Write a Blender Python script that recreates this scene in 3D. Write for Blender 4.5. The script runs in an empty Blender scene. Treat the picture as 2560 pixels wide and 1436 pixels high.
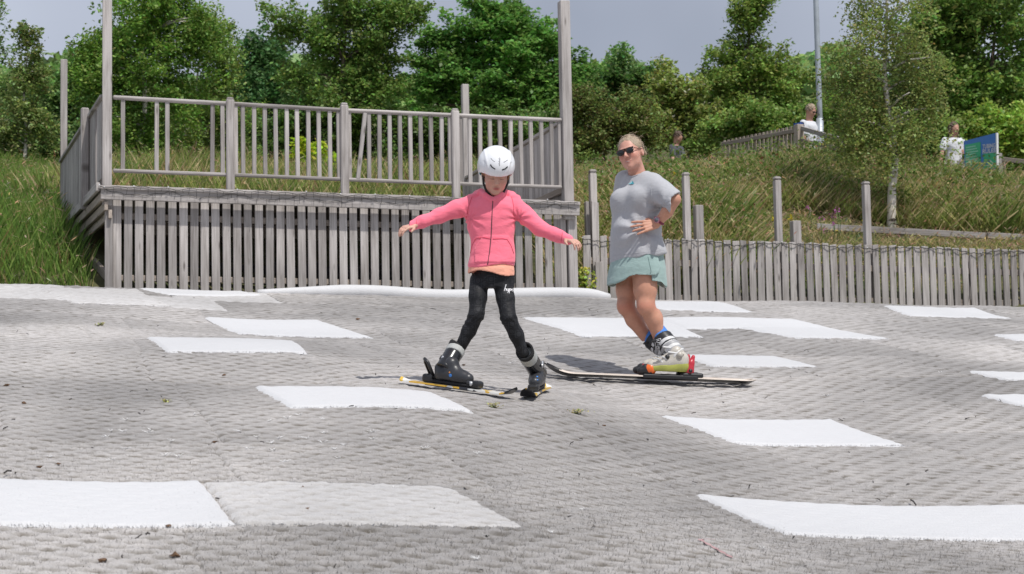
import bpy, bmesh, math, random
import numpy as np
from mathutils import Vector, Matrix
from mathutils.bvhtree import BVHTree

random.seed(7)
rng = np.random.default_rng(11)
SC = bpy.context.scene
COL = SC.collection
rad = math.radians
FPX = 3555.0                      # focal length in photo pixels (2560 wide)
CAMZ = 1.32

# ---------------------------------------------------------------- camera
_p, _r = rad(3.85), rad(1.06)
_f = np.array([0, math.cos(_p), math.sin(_p)])
_r0 = np.array([1.0, 0, 0]); _u0 = np.array([0, -math.sin(_p), math.cos(_p)])
_R = _r0 * math.cos(_r) - _u0 * math.sin(_r)
_U = _u0 * math.cos(_r) + _r0 * math.sin(_r)
cam = bpy.data.cameras.new("camera")
cam.sensor_width = 36.0
cam.lens = FPX / 2560 * 36.0
cam.clip_start = 0.1; cam.clip_end = 600
cam.dof.use_dof = True; cam.dof.focus_distance = 8.6; cam.dof.aperture_fstop = 5.6
camo = bpy.data.objects.new("camera", cam); COL.objects.link(camo)
camo.matrix_world = Matrix(((_R[0], _U[0], -_f[0], 0), (_R[1], _U[1], -_f[1], 0), (_R[2], _U[2], -_f[2], CAMZ), (0, 0, 0, 1)))
SC.camera = camo

# ---------------------------------------------------------------- light
TO_SUN = Vector((0.36, -0.45, 1.0)).normalized()
EL = math.asin(TO_SUN.z); AZ = math.atan2(TO_SUN.x, TO_SUN.y)
W = bpy.data.worlds.new("World"); SC.world = W; W.use_nodes = True
nt = W.node_tree; nt.nodes.clear()
n_out = nt.nodes.new("ShaderNodeOutputWorld"); n_bg = nt.nodes.new("ShaderNodeBackground")
n_sky = nt.nodes.new("ShaderNodeTexSky"); n_sky.sky_type = 'NISHITA'; n_sky.sun_disc = False
n_sky.sun_elevation = EL; n_sky.sun_rotation = AZ
n_tc = nt.nodes.new("ShaderNodeTexCoord"); n_no = nt.nodes.new("ShaderNodeTexNoise")
n_no.inputs['Scale'].default_value = 2.2; n_no.inputs['Detail'].default_value = 4; n_no.inputs['Roughness'].default_value = .45
n_rp = nt.nodes.new("ShaderNodeValToRGB")
n_rp.color_ramp.elements[0].position = .36; n_rp.color_ramp.elements[0].color = (3.2, 3.45, 4.15, 1)
n_rp.color_ramp.elements[1].position = .66; n_rp.color_ramp.elements[1].color = (5.6, 5.95, 6.9, 1)
n_mx = nt.nodes.new("ShaderNodeMix"); n_mx.data_type = 'RGBA'; n_mx.inputs[0].default_value = .86
nt.links.new(n_tc.outputs['Generated'], n_no.inputs['Vector'])
nt.links.new(n_no.outputs['Fac'], n_rp.inputs[0])
nt.links.new(n_sky.outputs[0], n_mx.inputs[6]); nt.links.new(n_rp.outputs[0], n_mx.inputs[7])
nt.links.new(n_mx.outputs[2], n_bg.inputs[0]); n_bg.inputs[1].default_value = .1
nt.links.new(n_bg.outputs[0], n_out.inputs[0])
sun = bpy.data.lights.new("sun", 'SUN'); sun.energy = 3.2; sun.angle = rad(.53); sun.color = (1, .965, .91)
suno = bpy.data.objects.new("sun", sun); COL.objects.link(suno)
suno.rotation_euler = (-TO_SUN).to_track_quat('-Z', 'Y').to_euler(); suno.location = (6, -8, 20)
vs = SC.view_settings
vs.view_transform = 'Standard'; vs.look = 'None'; vs.gamma = 1; vs.use_curve_mapping = False; vs.exposure = 0.2

# ---------------------------------------------------------------- helpers
def ray(px, py):
    return _f + _R * ((px - 1280) / FPX) - _U * ((py - 718) / FPX)
def P(px, py, D):
    """point at forward distance D metres seen at photo pixel (px, py)"""
    d = ray(px, py); q = d * (D / d[1]); return Vector((q[0], q[1], q[2] + CAMZ))
def VP(px, py, A, B, off=0.0):
    """hit of that line of sight with the vertical plane through A-B, moved 'off' towards the viewer"""
    d = Vector(ray(px, py)); t = (B - A); n = Vector((t.y, -t.x, 0)).normalized()
    if n.y > 0: n = -n
    o = Vector((0, 0, CAMZ)); k = n.dot(A + n * off - o) / n.dot(d)
    return o + d * k
def tag(o, label=None, cat=None, group=None, kind=None):
    if label: o["label"] = label
    if cat: o["category"] = cat
    if group: o["group"] = group
    if kind: o["kind"] = kind
    return o
def empty(name, loc, label=None, cat=None, group=None, kind=None):
    o = bpy.data.objects.new(name, None); COL.objects.link(o); o.location = loc; o.empty_display_size = .2
    return tag(o, label, cat, group, kind)
def wpos(o):
    p = Vector((0, 0, 0))
    while o is not None:
        p = p + o.location; o = o.parent
    return p
def link(name, me, parent=None, mat=None, smooth=False):
    o = bpy.data.objects.new(name, me); COL.objects.link(o)
    if mat is not None and len(me.materials) == 0: me.materials.append(mat)
    if parent is not None: o.parent = parent
    if smooth: me.polygons.foreach_set("use_smooth", np.ones(len(me.polygons), dtype=bool))
    return o
def np_mesh(name, v, faces, col=None, smooth=False):
    """numpy verts, (n,3) or (n,4) faces, optional per-vertex colour"""
    me = bpy.data.meshes.new(name); v = np.asarray(v, np.float32); f = np.asarray(faces, np.int32)
    n, k = f.shape
    me.vertices.add(len(v)); me.vertices.foreach_set("co", v.ravel())
    me.loops.add(n * k); me.loops.foreach_set("vertex_index", f.ravel())
    me.polygons.add(n); me.polygons.foreach_set("loop_start", np.arange(0, n * k, k, dtype=np.int32))
    me.polygons.foreach_set("loop_total", np.full(n, k, np.int32))
    if smooth: me.polygons.foreach_set("use_smooth", np.ones(n, dtype=bool))
    if col is not None:
        a = me.attributes.new("Col", 'FLOAT_COLOR', 'POINT')
        c = np.ones((len(v), 4), np.float32); c[:, :3] = col; a.data.foreach_set("color", c.ravel())
    me.update(calc_edges=True); me.validate()
    return me
def frame(z, xh):
    """rotation with local Z along z and local X near xh"""
    z = Vector(z).normalized(); x = Vector(xh); x = (x - z * x.dot(z)).normalized(); y = z.cross(x)
    return Matrix(((x.x, y.x, z.x), (x.y, y.y, z.y), (x.z, y.z, z.z)))
def bev_box(sx, sy, sz, b=.004, seg=1):
    bm = bmesh.new(); bmesh.ops.create_cube(bm, size=1)
    bmesh.ops.scale(bm, vec=(sx, sy, sz), verts=bm.verts)
    if b: bmesh.ops.bevel(bm, geom=bm.edges[:], offset=b, segments=seg, affect='EDGES', profile=.5)
    return bm
_mc = {}
def to_mesh(bm, name):
    me = bpy.data.meshes.new(name); bm.to_mesh(me); bm.free(); return me
def board(name, p0, p1, w, t, side, mat, parent=None, b=.004, ragged=0.0):
    """timber from p0 to p1 (centre line), w wide along 'side', t thick"""
    p0, p1 = Vector(p0), Vector(p1); L = (p1 - p0).length
    key = (round(L, 2), round(w, 3), round(t, 3), b, mat.name)
    if ragged or key not in _mc:
        bm = bev_box(w, t, L, b)
        if ragged:
            for vtx in bm.verts:
                if vtx.co.z > 0: vtx.co.z += ragged * (vtx.co.x / w)
        me = to_mesh(bm, name); me.materials.append(mat)
        if not ragged: _mc[key] = me
    me = _mc[key] if not ragged else me
    o = link(name, me, parent)
    c = (p0 + p1) / 2 - (wpos(parent) if parent else Vector((0, 0, 0)))
    o.matrix_local = Matrix.Translation(c) @ frame(p1 - p0, side).to_4x4()
    return o
def tube(pts, r, n=6, closed_ends=True):
    """verts, quads of a tube along pts with radius r (number or list)"""
    pts = [Vector(p) for p in pts]; m = len(pts); rr = r if hasattr(r, '__len__') else [r] * m
    vs_, fs_ = [], []; up = Vector((0.13, .21, .97))
    for i, p in enumerate(pts):
        d = (pts[min(i + 1, m - 1)] - pts[max(i - 1, 0)]).normalized()
        a = d.cross(up)
        if a.length < 1e-3: a = d.cross(Vector((1, 0, 0)))
        a.normalize(); b = d.cross(a)
        for j in range(n):
            t = 2 * math.pi * j / n
            vs_.append(p + (a * math.cos(t) + b * math.sin(t)) * rr[i])
    for i in range(m - 1):
        for j in range(n):
            k = (j + 1) % n
            fs_.append((i * n + j, i * n + k, (i + 1) * n + k, (i + 1) * n + j))
    if closed_ends:
        fs_.append(tuple(range(n - 1, -1, -1))); fs_.append(tuple((m - 1) * n + j for j in range(n)))
    return vs_, fs_
def tubes_obj(name, specs, mat, parent=None, n=6, smooth=True, org=None):
    V, Fc = [], []
    for pts, r in specs:
        v, f = tube(pts, r, n); o = len(V); V += v; Fc += [tuple(i + o for i in q) for q in f]
    org = org if org is not None else (wpos(parent) if parent else Vector((0, 0, 0)))
    me = bpy.data.meshes.new(name); me.from_pydata([tuple(Vector(v) - org) for v in V], [], Fc)
    me.update()
    o = link(name, me, parent, mat, smooth)
    if parent is None: o.location = org
    return o

# ---------------------------------------------------------------- materials
def newmat(name):
    m = bpy.data.materials.new(name); m.use_nodes = True
    b = m.node_tree.nodes["Principled BSDF"]; return m, m.node_tree, b
def N(t, typ, **kw):
    n = t.nodes.new(typ)
    for k, v in kw.items():
        if hasattr(n, k): setattr(n, k, v)
        else: n.inputs[k.replace('_', ' ')].default_value = v
    return n
def plain(name, col, rough=.6, var=.12, scale=30, bump=0.0, bscale=200, metal=0.0, spec=.5, sheen=0.0, coat=0.0):
    m, t, b = newmat(name)
    tc = N(t, "ShaderNodeTexCoord"); no = N(t, "ShaderNodeTexNoise"); no.inputs['Scale'].default_value = scale; no.inputs['Detail'].default_value = 5
    t.links.new(tc.outputs['Object'], no.inputs['Vector'])
    rp = N(t, "ShaderNodeValToRGB"); e = rp.color_ramp.elements
    e[0].position = .3; e[1].position = .7
    e[0].color = tuple(c * (1 - var) for c in col) + (1,); e[1].color = tuple(min(1, c * (1 + var)) for c in col) + (1,)
    t.links.new(no.outputs['Fac'], rp.inputs[0]); t.links.new(rp.outputs[0], b.inputs['Base Color'])
    b.inputs['Roughness'].default_value = rough; b.inputs['Metallic'].default_value = metal
    b.inputs['Specular IOR Level'].default_value = spec
    if sheen: b.inputs['Sheen Weight'].default_value = sheen
    if coat: b.inputs['Coat Weight'].default_value = coat
    if bump:
        n2 = N(t, "ShaderNodeTexNoise"); n2.inputs['Scale'].default_value = bscale; n2.inputs['Detail'].default_value = 3
        t.links.new(tc.outputs['Object'], n2.inputs['Vector'])
        bp = N(t, "ShaderNodeBump"); bp.inputs['Strength'].default_value = bump; bp.inputs['Distance'].default_value = .01
        t.links.new(n2.outputs['Fac'], bp.inputs['Height']); t.links.new(bp.outputs[0], b.inputs['Normal'])
    return m
def wood(name, dark, light, tint=.24):
    """weathered timber, grain along the piece's local Z, every piece its own tone"""
    m, t, b = newmat(name); L = t.links.new
    tc = N(t, "ShaderNodeTexCoord"); oi = N(t, "ShaderNodeObjectInfo")
    ad = N(t, "ShaderNodeVectorMath", operation='MULTIPLY_ADD')
    ad.inputs[1].default_value = (1, 1, 1)
    cb = N(t, "ShaderNodeCombineXYZ"); ml = N(t, "ShaderNodeMath", operation='MULTIPLY'); ml.inputs[1].default_value = 53.7
    L(oi.outputs['Random'], ml.inputs[0])
    for i in range(3): L(ml.outputs[0], cb.inputs[i])
    L(tc.outputs['Object'], ad.inputs[0]); L(cb.outputs[0], ad.inputs[2])
    def nz(sc, det, ro=.5, dist=0):
        mp = N(t, "ShaderNodeMapping"); mp.inputs['Scale'].default_value = sc
        no = N(t, "ShaderNodeTexNoise"); no.inputs['Scale'].default_value = 1; no.inputs['Detail'].default_value = det
        no.inputs['Roughness'].default_value = ro; no.inputs['Distortion'].default_value = dist
        L(ad.outputs[0], mp.inputs[0]); L(mp.outputs[0], no.inputs['Vector']); return no
    g = nz((75, 75, 2.6), 6, .6, .4); s = nz((6, 6, 1.3), 3)
    mp = N(t, "ShaderNodeMapping"); mp.inputs['Scale'].default_value = (9, 2, 2.3)
    vo = N(t, "ShaderNodeTexVoronoi"); vo.inputs['Scale'].default_value = 1
    L(ad.outputs[0], mp.inputs[0]); L(mp.outputs[0], vo.inputs['Vector'])
    kr = N(t, "ShaderNodeMapRange"); kr.inputs[1].default_value = .05; kr.inputs[2].default_value = .15; kr.inputs[3].default_value = .75; kr.inputs[4].default_value = 0
    L(vo.outputs['Distance'], kr.inputs[0])
    mx = N(t, "ShaderNodeMath", operation='MULTIPLY_ADD'); mx.inputs[1].default_value = .55
    s2 = N(t, "ShaderNodeMath", operation='MULTIPLY'); s2.inputs[1].default_value = .47; L(s.outputs['Fac'], s2.inputs[0])
    L(g.outputs['Fac'], mx.inputs[0]); L(s2.outputs[0], mx.inputs[2])
    rp = N(t, "ShaderNodeValToRGB"); e = rp.color_ramp.elements
    e[0].position = .33; e[0].color = dark + (1,); e[1].position = .62; e[1].color = light + (1,)
    L(mx.outputs[0], rp.inputs[0])
    hs = N(t, "ShaderNodeHueSaturation"); vr = N(t, "ShaderNodeMapRange"); vr.inputs[3].default_value = 1 - tint; vr.inputs[4].default_value = 1 + tint
    L(oi.outputs['Random'], vr.inputs[0]); L(vr.outputs[0], hs.inputs['Value']); L(rp.outputs[0], hs.inputs['Color'])
    km = N(t, "ShaderNodeMix", data_type='RGBA'); km.inputs[7].default_value = (.10, .085, .075, 1)
    L(kr.outputs[0], km.inputs[0]); L(hs.outputs[0], km.inputs[6]); L(km.outputs[2], b.inputs['Base Color'])
    b.inputs['Roughness'].default_value = .85; b.inputs['Specular IOR Level'].default_value = .25
    bp = N(t, "ShaderNodeBump"); bp.inputs['Strength'].default_value = .5; bp.inputs['Distance'].default_value = .004
    L(g.outputs['Fac'], bp.inputs['Height']); L(bp.outputs[0], b.inputs['Normal'])
    return m
def colmat(name, rough=.7, trans=0.0, spec=.3, nscale=0, nvar=.1, sss=0.0, bump=0, bscale=300):
    """base colour from the mesh's own colour attribute (pigment), with optional translucency"""
    m, t, b = newmat(name); L = t.links.new
    at = N(t, "ShaderNodeAttribute"); at.attribute_name = "Col"
    src = at.outputs['Color']; tc = N(t, "ShaderNodeTexCoord")
    if nscale:
        no = N(t, "ShaderNodeTexNoise"); no.inputs['Scale'].default_value = nscale; no.inputs['Detail'].default_value = 4
        L(tc.outputs['Object'], no.inputs['Vector'])
        vr = N(t, "ShaderNodeMapRange"); vr.inputs[1].default_value = .3; vr.inputs[2].default_value = .7
        vr.inputs[3].default_value = 1 - nvar; vr.inputs[4].default_value = 1 + nvar
        hs = N(t, "ShaderNodeHueSaturation"); L(no.outputs['Fac'], vr.inputs[0]); L(vr.outputs[0], hs.inputs['Value']); L(src, hs.inputs['Color']); src = hs.outputs[0]
    L(src, b.inputs['Base Color'])
    b.inputs['Roughness'].default_value = rough; b.inputs['Specular IOR Level'].default_value = spec
    if sss:
        b.inputs['Subsurface Weight'].default_value = sss; b.inputs['Subsurface Radius'].default_value = (.012, .004, .002); b.inputs['Subsurface Scale'].default_value = 1
    if bump:
        n2 = N(t, "ShaderNodeTexNoise"); n2.inputs['Scale'].default_value = bscale
        L(tc.outputs['Object'], n2.inputs['Vector'])
        bp = N(t, "ShaderNodeBump"); bp.inputs['Strength'].default_value = bump; bp.inputs['Distance'].default_value = .004
        L(n2.outputs['Fac'], bp.inputs['Height']); L(bp.outputs[0], b.inputs['Normal'])
    if trans:
        tr = N(t, "ShaderNodeBsdfTranslucent"); L(src, tr.inputs[0])
        mx = N(t, "ShaderNodeMixShader"); mx.inputs[0].default_value = trans
        L(b.outputs[0], mx.inputs[1]); L(tr.outputs[0], mx.inputs[2]); L(mx.outputs[0], t.nodes["Material Output"].inputs[0])
    return m
M_WOOD = wood("weathered_grey_wood", (.20, .178, .165), (.49, .457, .44))
M_WOODB = wood("weathered_brown_wood", (.20, .165, .135), (.42, .36, .31))
M_LEAF = colmat("leaf", .5, .4, .3)
M_GRASS = colmat("grass", .6, .42, .2)
M_BARK = plain("bark", (.13, .10, .075), .9, .4, 14, .8, 40)
M_BLACK = plain("black_plastic", (.018, .018, .02), .38, .1, 20)
M_CABLE = plain("black_cable", (.015, .015, .015), .5)
M_BULB = plain("bulb_glass", (.75, .76, .78), .15, .05)
def birch_bark():
    m, t, b = newmat("birch_bark"); L = t.links.new
    tc = N(t, "ShaderNodeTexCoord"); mp = N(t, "ShaderNodeMapping"); mp.inputs['Scale'].default_value = (5, 5, 13)
    no = N(t, "ShaderNodeTexNoise"); no.inputs['Scale'].default_value = 1; no.inputs['Detail'].default_value = 5
    L(tc.outputs['Object'], mp.inputs[0]); L(mp.outputs[0], no.inputs['Vector'])
    rp = N(t, "ShaderNodeValToRGB"); e = rp.color_ramp.elements
    e[0].position = .38; e[0].color = (.07, .055, .045, 1); e[1].position = .47; e[1].color = (.66, .61, .55, 1)
    L(no.outputs['Fac'], rp.inputs[0]); L(rp.outputs[0], b.inputs['Base Color']); b.inputs['Roughness'].default_value = .8
    return m
M_BIRCH = birch_bark()

# ---------------------------------------------------------------- terrain functions
class RBF:
    """smoothed thin-plate surface through points (x, y, z)"""
    def __init__(s, pts, lam):
        s.p = np.array([(q[0], q[1]) for q in pts]); z = np.array([q[2] for q in pts]); n = len(pts)
        K = s.k(np.linalg.norm(s.p[:, None] - s.p[None], axis=2)) + lam * np.eye(n)
        Q = np.c_[np.ones(n), s.p]; A = np.zeros((n + 3, n + 3)); A[:n, :n] = K; A[:n, n:] = Q; A[n:, :n] = Q.T
        w = np.linalg.solve(A, np.r_[z, 0, 0, 0]); s.w = w[:n]; s.a = w[n:]
    @staticmethod
    def k(r): return np.where(r > 1e-9, r * r * np.log(np.maximum(r, 1e-9)), 0)
    def __call__(s, x, y):
        x = np.asarray(x, float); y = np.asarray(y, float); out = s.a[0] + s.a[1] * x + s.a[2] * y
        for (px, py), w in zip(s.p, s.w):
            out = out + w * s.k(np.hypot(x - px, y - py))
        return out
_g = [(0,1436,4.3),(1280,1436,4.5),(2560,1436,4.9),(505,1208,5.73),(590,1312,4.88),(1130,1222,5.73),(1318,1322,4.88),
(635,967,8.3),(1075,985,8.2),(725,1020,7.5),(1185,1030,7.4),(365,845,10),(735,855,10),(415,880,9.2),(770,884,9.2),
(510,793,12),(795,800,12),(600,836,11.1),(935,845,11.1),(0,712,13.6),(260,717,13.8),(700,733,14.3),(1300,738,15),
(1600,745,15.6),(2000,752,16),(2560,768,16.6),(1650,1040,8.7),(2080,1048,8.7),(1835,1108,7.85),(2265,1112,7.85),(1740,1238,6.4),(1960,1335,5.6),(2560,1260,6.4),
(998,961,8.1),(1290,1002,7.75),(1365,980,8.3),(1357,945,9.7),(1893,967,9.7),(1985,797,13.2),(2225,848,11.9),(1305,793,13),(1450,842,11.6),(1940,890,11),(2050,918,10.2)]
_gp = [P(*c) for c in _g]
_gp += [Vector((x, y, CAMZ - 1.32 - .07 * x + .15 * y)) for x, y in ((-5, 1), (5, 1), (0, -3), (-8, 8), (10, 8))]
_ground = RBF(_gp, .35)
def G(x, y):
    x = np.asarray(x, float); y = np.asarray(y, float)
    return _ground(x, y) + .008 * np.sin(2.1 * x + 1.2 * y + 1) + .005 * np.sin(3.3 * y - 1.4 * x) + .003 * np.sin(5.1 * x + 2.3 * y)
def hit(px, py):
    """point of the ski slope seen at that photo pixel"""
    d = ray(px, py); lo, hi = 2.5, 30.0
    ts = np.linspace(lo, hi, 400)
    dz = CAMZ + d[2] * ts - G(d[0] * ts, d[1] * ts)
    i = int(np.argmax(dz < 0)); a, b = ts[max(i - 1, 0)], ts[i]
    for _ in range(20):
        m = (a + b) / 2
        if CAMZ + d[2] * m - float(G(d[0] * m, d[1] * m)) < 0: b = m
        else: a = m
    return Vector((d[0] * b, d[1] * b, CAMZ + d[2] * b))
_cx = [-14, -4.9, -3.97, -2.34, .08, 1.4, 3.24, 5.98, 16]; _cy = [12, 13.6, 13.8, 14.3, 15.0, 15.5, 15.9, 16.5, 18.4]
def crest(x): return np.interp(x, _cx, _cy)
_h = [(0,560,16.8),(0,510,19.5),(0,440,22.5),(150,470,21.5),(100,640,15.2),(170,560,16.4),(240,640,15.3),(300,640,16.5),
(400,470,21),(700,476,22),(1000,482,22.5),(400,470,23.5),(700,468,24.5),(1100,472,25),(600,600,18.5),(1000,610,19.2),
(1300,500,21.5),(1500,610,17.6),(1500,485,22.5),(1700,602,18.2),(1700,478,24.2),(1950,445,23.6),(2060,432,24.2),(2235,585,19.3),(2420,606,19.3),
(2350,482,22.6),(2500,492,23),(2560,490,23.2),(2560,630,18.9),(1500,760,16.5),(2000,765,16.9),(2560,782,17.6),
(1480,640,17.0),(2000,640,17.6),(2560,660,18.2),
(260,725,13.95),(700,745,14.6),(1300,752,15.5),(0,715,13.7),(0,330,32),(700,350,35),(1280,352,36),(2000,320,36),(2560,340,36),(0,300,50),(1280,330,52),(2560,310,52)]
_hp = [P(*c) for c in _h] + [Vector((x, y, float(G(x, y)))) for x in (-16, -8, 8, 16) for y in (-4, 4, 10)] + [Vector((x, y, float(G(x, y)))) for x in (-4, 0, 4) for y in (-4, 4, 10)]
# the path behind the crest where three people stand: feet heights follow from their head tops
_feet = {'man': (P(2022, 263, 25.5), 1.78), 'boy': (P(1690, 331, 26.5), 1.55), 'woman': (P(2381, 307, 25.0), 1.64)}
_hp += [Vector((p.x, p.y, p.z - h)) for p, h in _feet.values()] + [Vector((p.x + .9, p.y + .3, p.z - h)) for p, h in _feet.values()]
_hill = RBF(_hp, .3)
def H(x, y):
    """open ground round the slope: tucked under the mats, rising behind"""
    x = np.asarray(x, float); y = np.asarray(y, float)
    e = crest(x); z = _hill(np.clip(x, -25, 25), np.clip(y, -12, 60))
    under = G(np.clip(x, -16, 18), np.clip(y, -10, 20)) - .35
    t = np.clip((y - e + .1) / .8, 0, 1); t = t * t * (3 - 2 * t)
    return under * (1 - t) + z * t + .05 * np.sin(1.7 * x + .6) * np.sin(1.3 * y) * t
# ================================================================ SETTING: terrain
def soil_mat():
    m, t, b = newmat("soil_and_thatch"); L = t.links.new
    tc = N(t, "ShaderNodeTexCoord"); no = N(t, "ShaderNodeTexNoise"); no.inputs['Scale'].default_value = 3; no.inputs['Detail'].default_value = 8
    L(tc.outputs['Object'], no.inputs['Vector']); rp = N(t, "ShaderNodeValToRGB"); e = rp.color_ramp.elements
    e[0].position = .35; e[0].color = (.035, .05, .014, 1); e[1].position = .65; e[1].color = (.11, .10, .045, 1)
    L(no.outputs['Fac'], rp.inputs[0]); L(rp.outputs[0], b.inputs['Base Color']); b.inputs['Roughness'].default_value = 1
    return m
def build_terrain():
    xs = np.r_[np.linspace(-160, -26, 18), np.linspace(-25, 25, 126), np.linspace(26, 160, 18)]
    ys = np.r_[np.linspace(-120, -11, 12), np.linspace(-10, 12, 45), np.linspace(12.25, 30, 80), np.linspace(30.5, 60, 40), np.linspace(65, 300, 20)]
    X, Y = np.meshgrid(xs, ys); Z = H(X, Y); nx, ny = len(xs), len(ys)
    v = np.c_[X.ravel(), Y.ravel(), Z.ravel()]
    i, j = np.meshgrid(np.arange(nx - 1), np.arange(ny - 1)); a = (j * nx + i).ravel()
    o = link("hillside", np_mesh("hillside", v, np.c_[a, a + 1, a + nx + 1, a + nx], smooth=True), None, soil_mat())
    tag(o, "steep grassy hillside rising behind the timber fences", kind="structure")
build_terrain()

LA, LB = .148, .128          # spacing of the bristle slots
def mat_material(name, base, dirt_shade, brown, amp=.16):
    m, t, b = newmat(name); L = t.links.new
    at = N(t, "ShaderNodeAttribute"); at.attribute_name = "Col"
    ge = N(t, "ShaderNodeNewGeometry"); oi = N(t, "ShaderNodeObjectInfo")
    n1 = N(t, "ShaderNodeTexNoise"); n1.inputs['Scale'].default_value = .55; n1.inputs['Detail'].default_value = 3
    n2 = N(t, "ShaderNodeTexNoise"); n2.inputs['Scale'].default_value = 9; n2.inputs['Detail'].default_value = 6; n2.inputs['Roughness'].default_value = .7
    mp = N(t, "ShaderNodeMapping"); mp.inputs['Scale'].default_value = (260, 110, 110)
    n3 = N(t, "ShaderNodeTexNoise"); n3.inputs['Scale'].default_value = 1; n3.inputs['Detail'].default_value = 3
    for n in (n1, n2): L(ge.outputs['Position'], n.inputs['Vector'])
    L(ge.outputs['Position'], mp.inputs[0]); L(mp.outputs[0], n3.inputs['Vector'])
    def mr(src, a, c, lo, hi):
        r = N(t, "ShaderNodeMapRange"); r.inputs[1].default_value = a; r.inputs[2].default_value = c; r.inputs[3].default_value = lo; r.inputs[4].default_value = hi
        L(src, r.inputs[0]); return r.outputs[0]
    def mul(a, c):
        r = N(t, "ShaderNodeMath", operation='MULTIPLY'); L(a, r.inputs[0]); L(c, r.inputs[1]); return r.outputs[0]
    val = mul(mul(mr(n1.outputs['Fac'], .35, .65, 1 - amp, 1 + amp), mr(n2.outputs['Fac'], .3, .7, 1 - amp * .45, 1 + amp * .45)),
              mul(mr(oi.outputs['Random'], 0, 1, 1 - amp * .6, 1 + amp * .6), mr(n3.outputs['Fac'], .25, .75, 1 - amp * .8, 1 + amp * .8)))
    mx = N(t, "ShaderNodeMix", data_type='RGBA'); mx.inputs[6].default_value = base + (1,); mx.inputs[7].default_value = brown + (1,)
    # dirt and painted shade in the slots between the bristle rows: the same staggered lattice as the relief
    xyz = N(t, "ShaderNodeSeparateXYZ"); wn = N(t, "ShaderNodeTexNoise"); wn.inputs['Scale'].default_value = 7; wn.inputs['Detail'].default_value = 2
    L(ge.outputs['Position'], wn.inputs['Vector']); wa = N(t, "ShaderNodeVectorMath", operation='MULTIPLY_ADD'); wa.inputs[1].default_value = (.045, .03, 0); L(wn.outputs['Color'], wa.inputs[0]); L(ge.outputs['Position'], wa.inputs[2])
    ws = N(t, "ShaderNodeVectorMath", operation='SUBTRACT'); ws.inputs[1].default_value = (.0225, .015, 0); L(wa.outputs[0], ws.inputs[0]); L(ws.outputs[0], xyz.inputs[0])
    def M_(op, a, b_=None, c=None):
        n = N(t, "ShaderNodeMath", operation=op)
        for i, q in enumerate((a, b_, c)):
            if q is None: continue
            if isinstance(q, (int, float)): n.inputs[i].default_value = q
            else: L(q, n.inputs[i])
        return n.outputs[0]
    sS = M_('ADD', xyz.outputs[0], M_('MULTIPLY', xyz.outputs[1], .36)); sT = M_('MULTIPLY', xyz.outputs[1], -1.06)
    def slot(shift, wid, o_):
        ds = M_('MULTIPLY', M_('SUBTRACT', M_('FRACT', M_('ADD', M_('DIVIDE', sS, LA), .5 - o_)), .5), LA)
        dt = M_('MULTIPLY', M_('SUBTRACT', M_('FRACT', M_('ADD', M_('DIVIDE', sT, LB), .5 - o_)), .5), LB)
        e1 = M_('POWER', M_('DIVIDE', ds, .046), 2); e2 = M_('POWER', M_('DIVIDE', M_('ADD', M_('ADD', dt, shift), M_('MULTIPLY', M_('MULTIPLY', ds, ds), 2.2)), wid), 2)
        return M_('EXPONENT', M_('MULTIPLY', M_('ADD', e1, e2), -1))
    dark = M_('MAXIMUM', slot(.008, .0180, 0), slot(.008, .0180, .5)); hilite = M_('MAXIMUM', slot(-.022, .011, 0), slot(-.022, .011, .5))
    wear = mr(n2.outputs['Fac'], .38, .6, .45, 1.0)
    L(M_('MULTIPLY', M_('MULTIPLY', dark, wear), dirt_shade), mx.inputs[0])
    val = mul(val, M_('MULTIPLY_ADD', hilite, .16 * min(1, dirt_shade), 1.0))  # near side of each slot lightened: a bristle highlight painted into the colour
    hs = N(t, "ShaderNodeHueSaturation"); L(val, hs.inputs['Value']); L(mx.outputs[2], hs.inputs['Color']); L(hs.outputs[0], b.inputs['Base Color'])
    b.inputs['Roughness'].default_value = .75; b.inputs['Specular IOR Level'].default_value = .25; b.inputs['Sheen Weight'].default_value = .15
    bp = N(t, "ShaderNodeBump"); bp.inputs['Strength'].default_value = .55; bp.inputs['Distance'].default_value = .008
    L(n3.outputs['Fac'], bp.inputs['Height']); L(bp.outputs[0], b.inputs['Normal'])
    return m
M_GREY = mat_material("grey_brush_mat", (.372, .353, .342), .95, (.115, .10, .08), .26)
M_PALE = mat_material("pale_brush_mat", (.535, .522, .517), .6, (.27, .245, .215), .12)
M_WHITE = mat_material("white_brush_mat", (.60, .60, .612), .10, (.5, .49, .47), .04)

slope = empty("ski_slope", (0, 0, 0), "dry ski slope of grey and white brush mats falling towards the viewer", kind="structure")
U_ = np.array([1.03, 0.0]); V_ = np.array([.31, -.85]); O_ = np.array([-1.26, 5.73])
jr = np.random.default_rng(5)
def vnoise(x, y, s):
    return np.sin(x * s + 1.3 * np.sin(y * s * .7)) * np.sin(y * s * 1.1 + 1.7 * np.sin(x * s * .6))
LA, LB = .148, .128
def relief(s, t, depth):
    """hollows between the bristle rows: lens-shaped, staggered"""
    a, b = LA, LB
    out = np.zeros_like(s)
    for oa, ob in ((0, 0), (.5, .5)):
        ds = (np.mod(s / a - oa + .5, 1) - .5) * a; dt = (np.mod(t / b - ob + .5, 1) - .5) * b
        if depth is None: dt = dt + .008
        out = np.maximum(out, np.exp(-(ds / .050) ** 2 - ((dt + ds * ds * 2.2) / .019) ** 2))
    k = .74 + .26 * vnoise(s + 3, t, 3.3)
    return out * k
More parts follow.
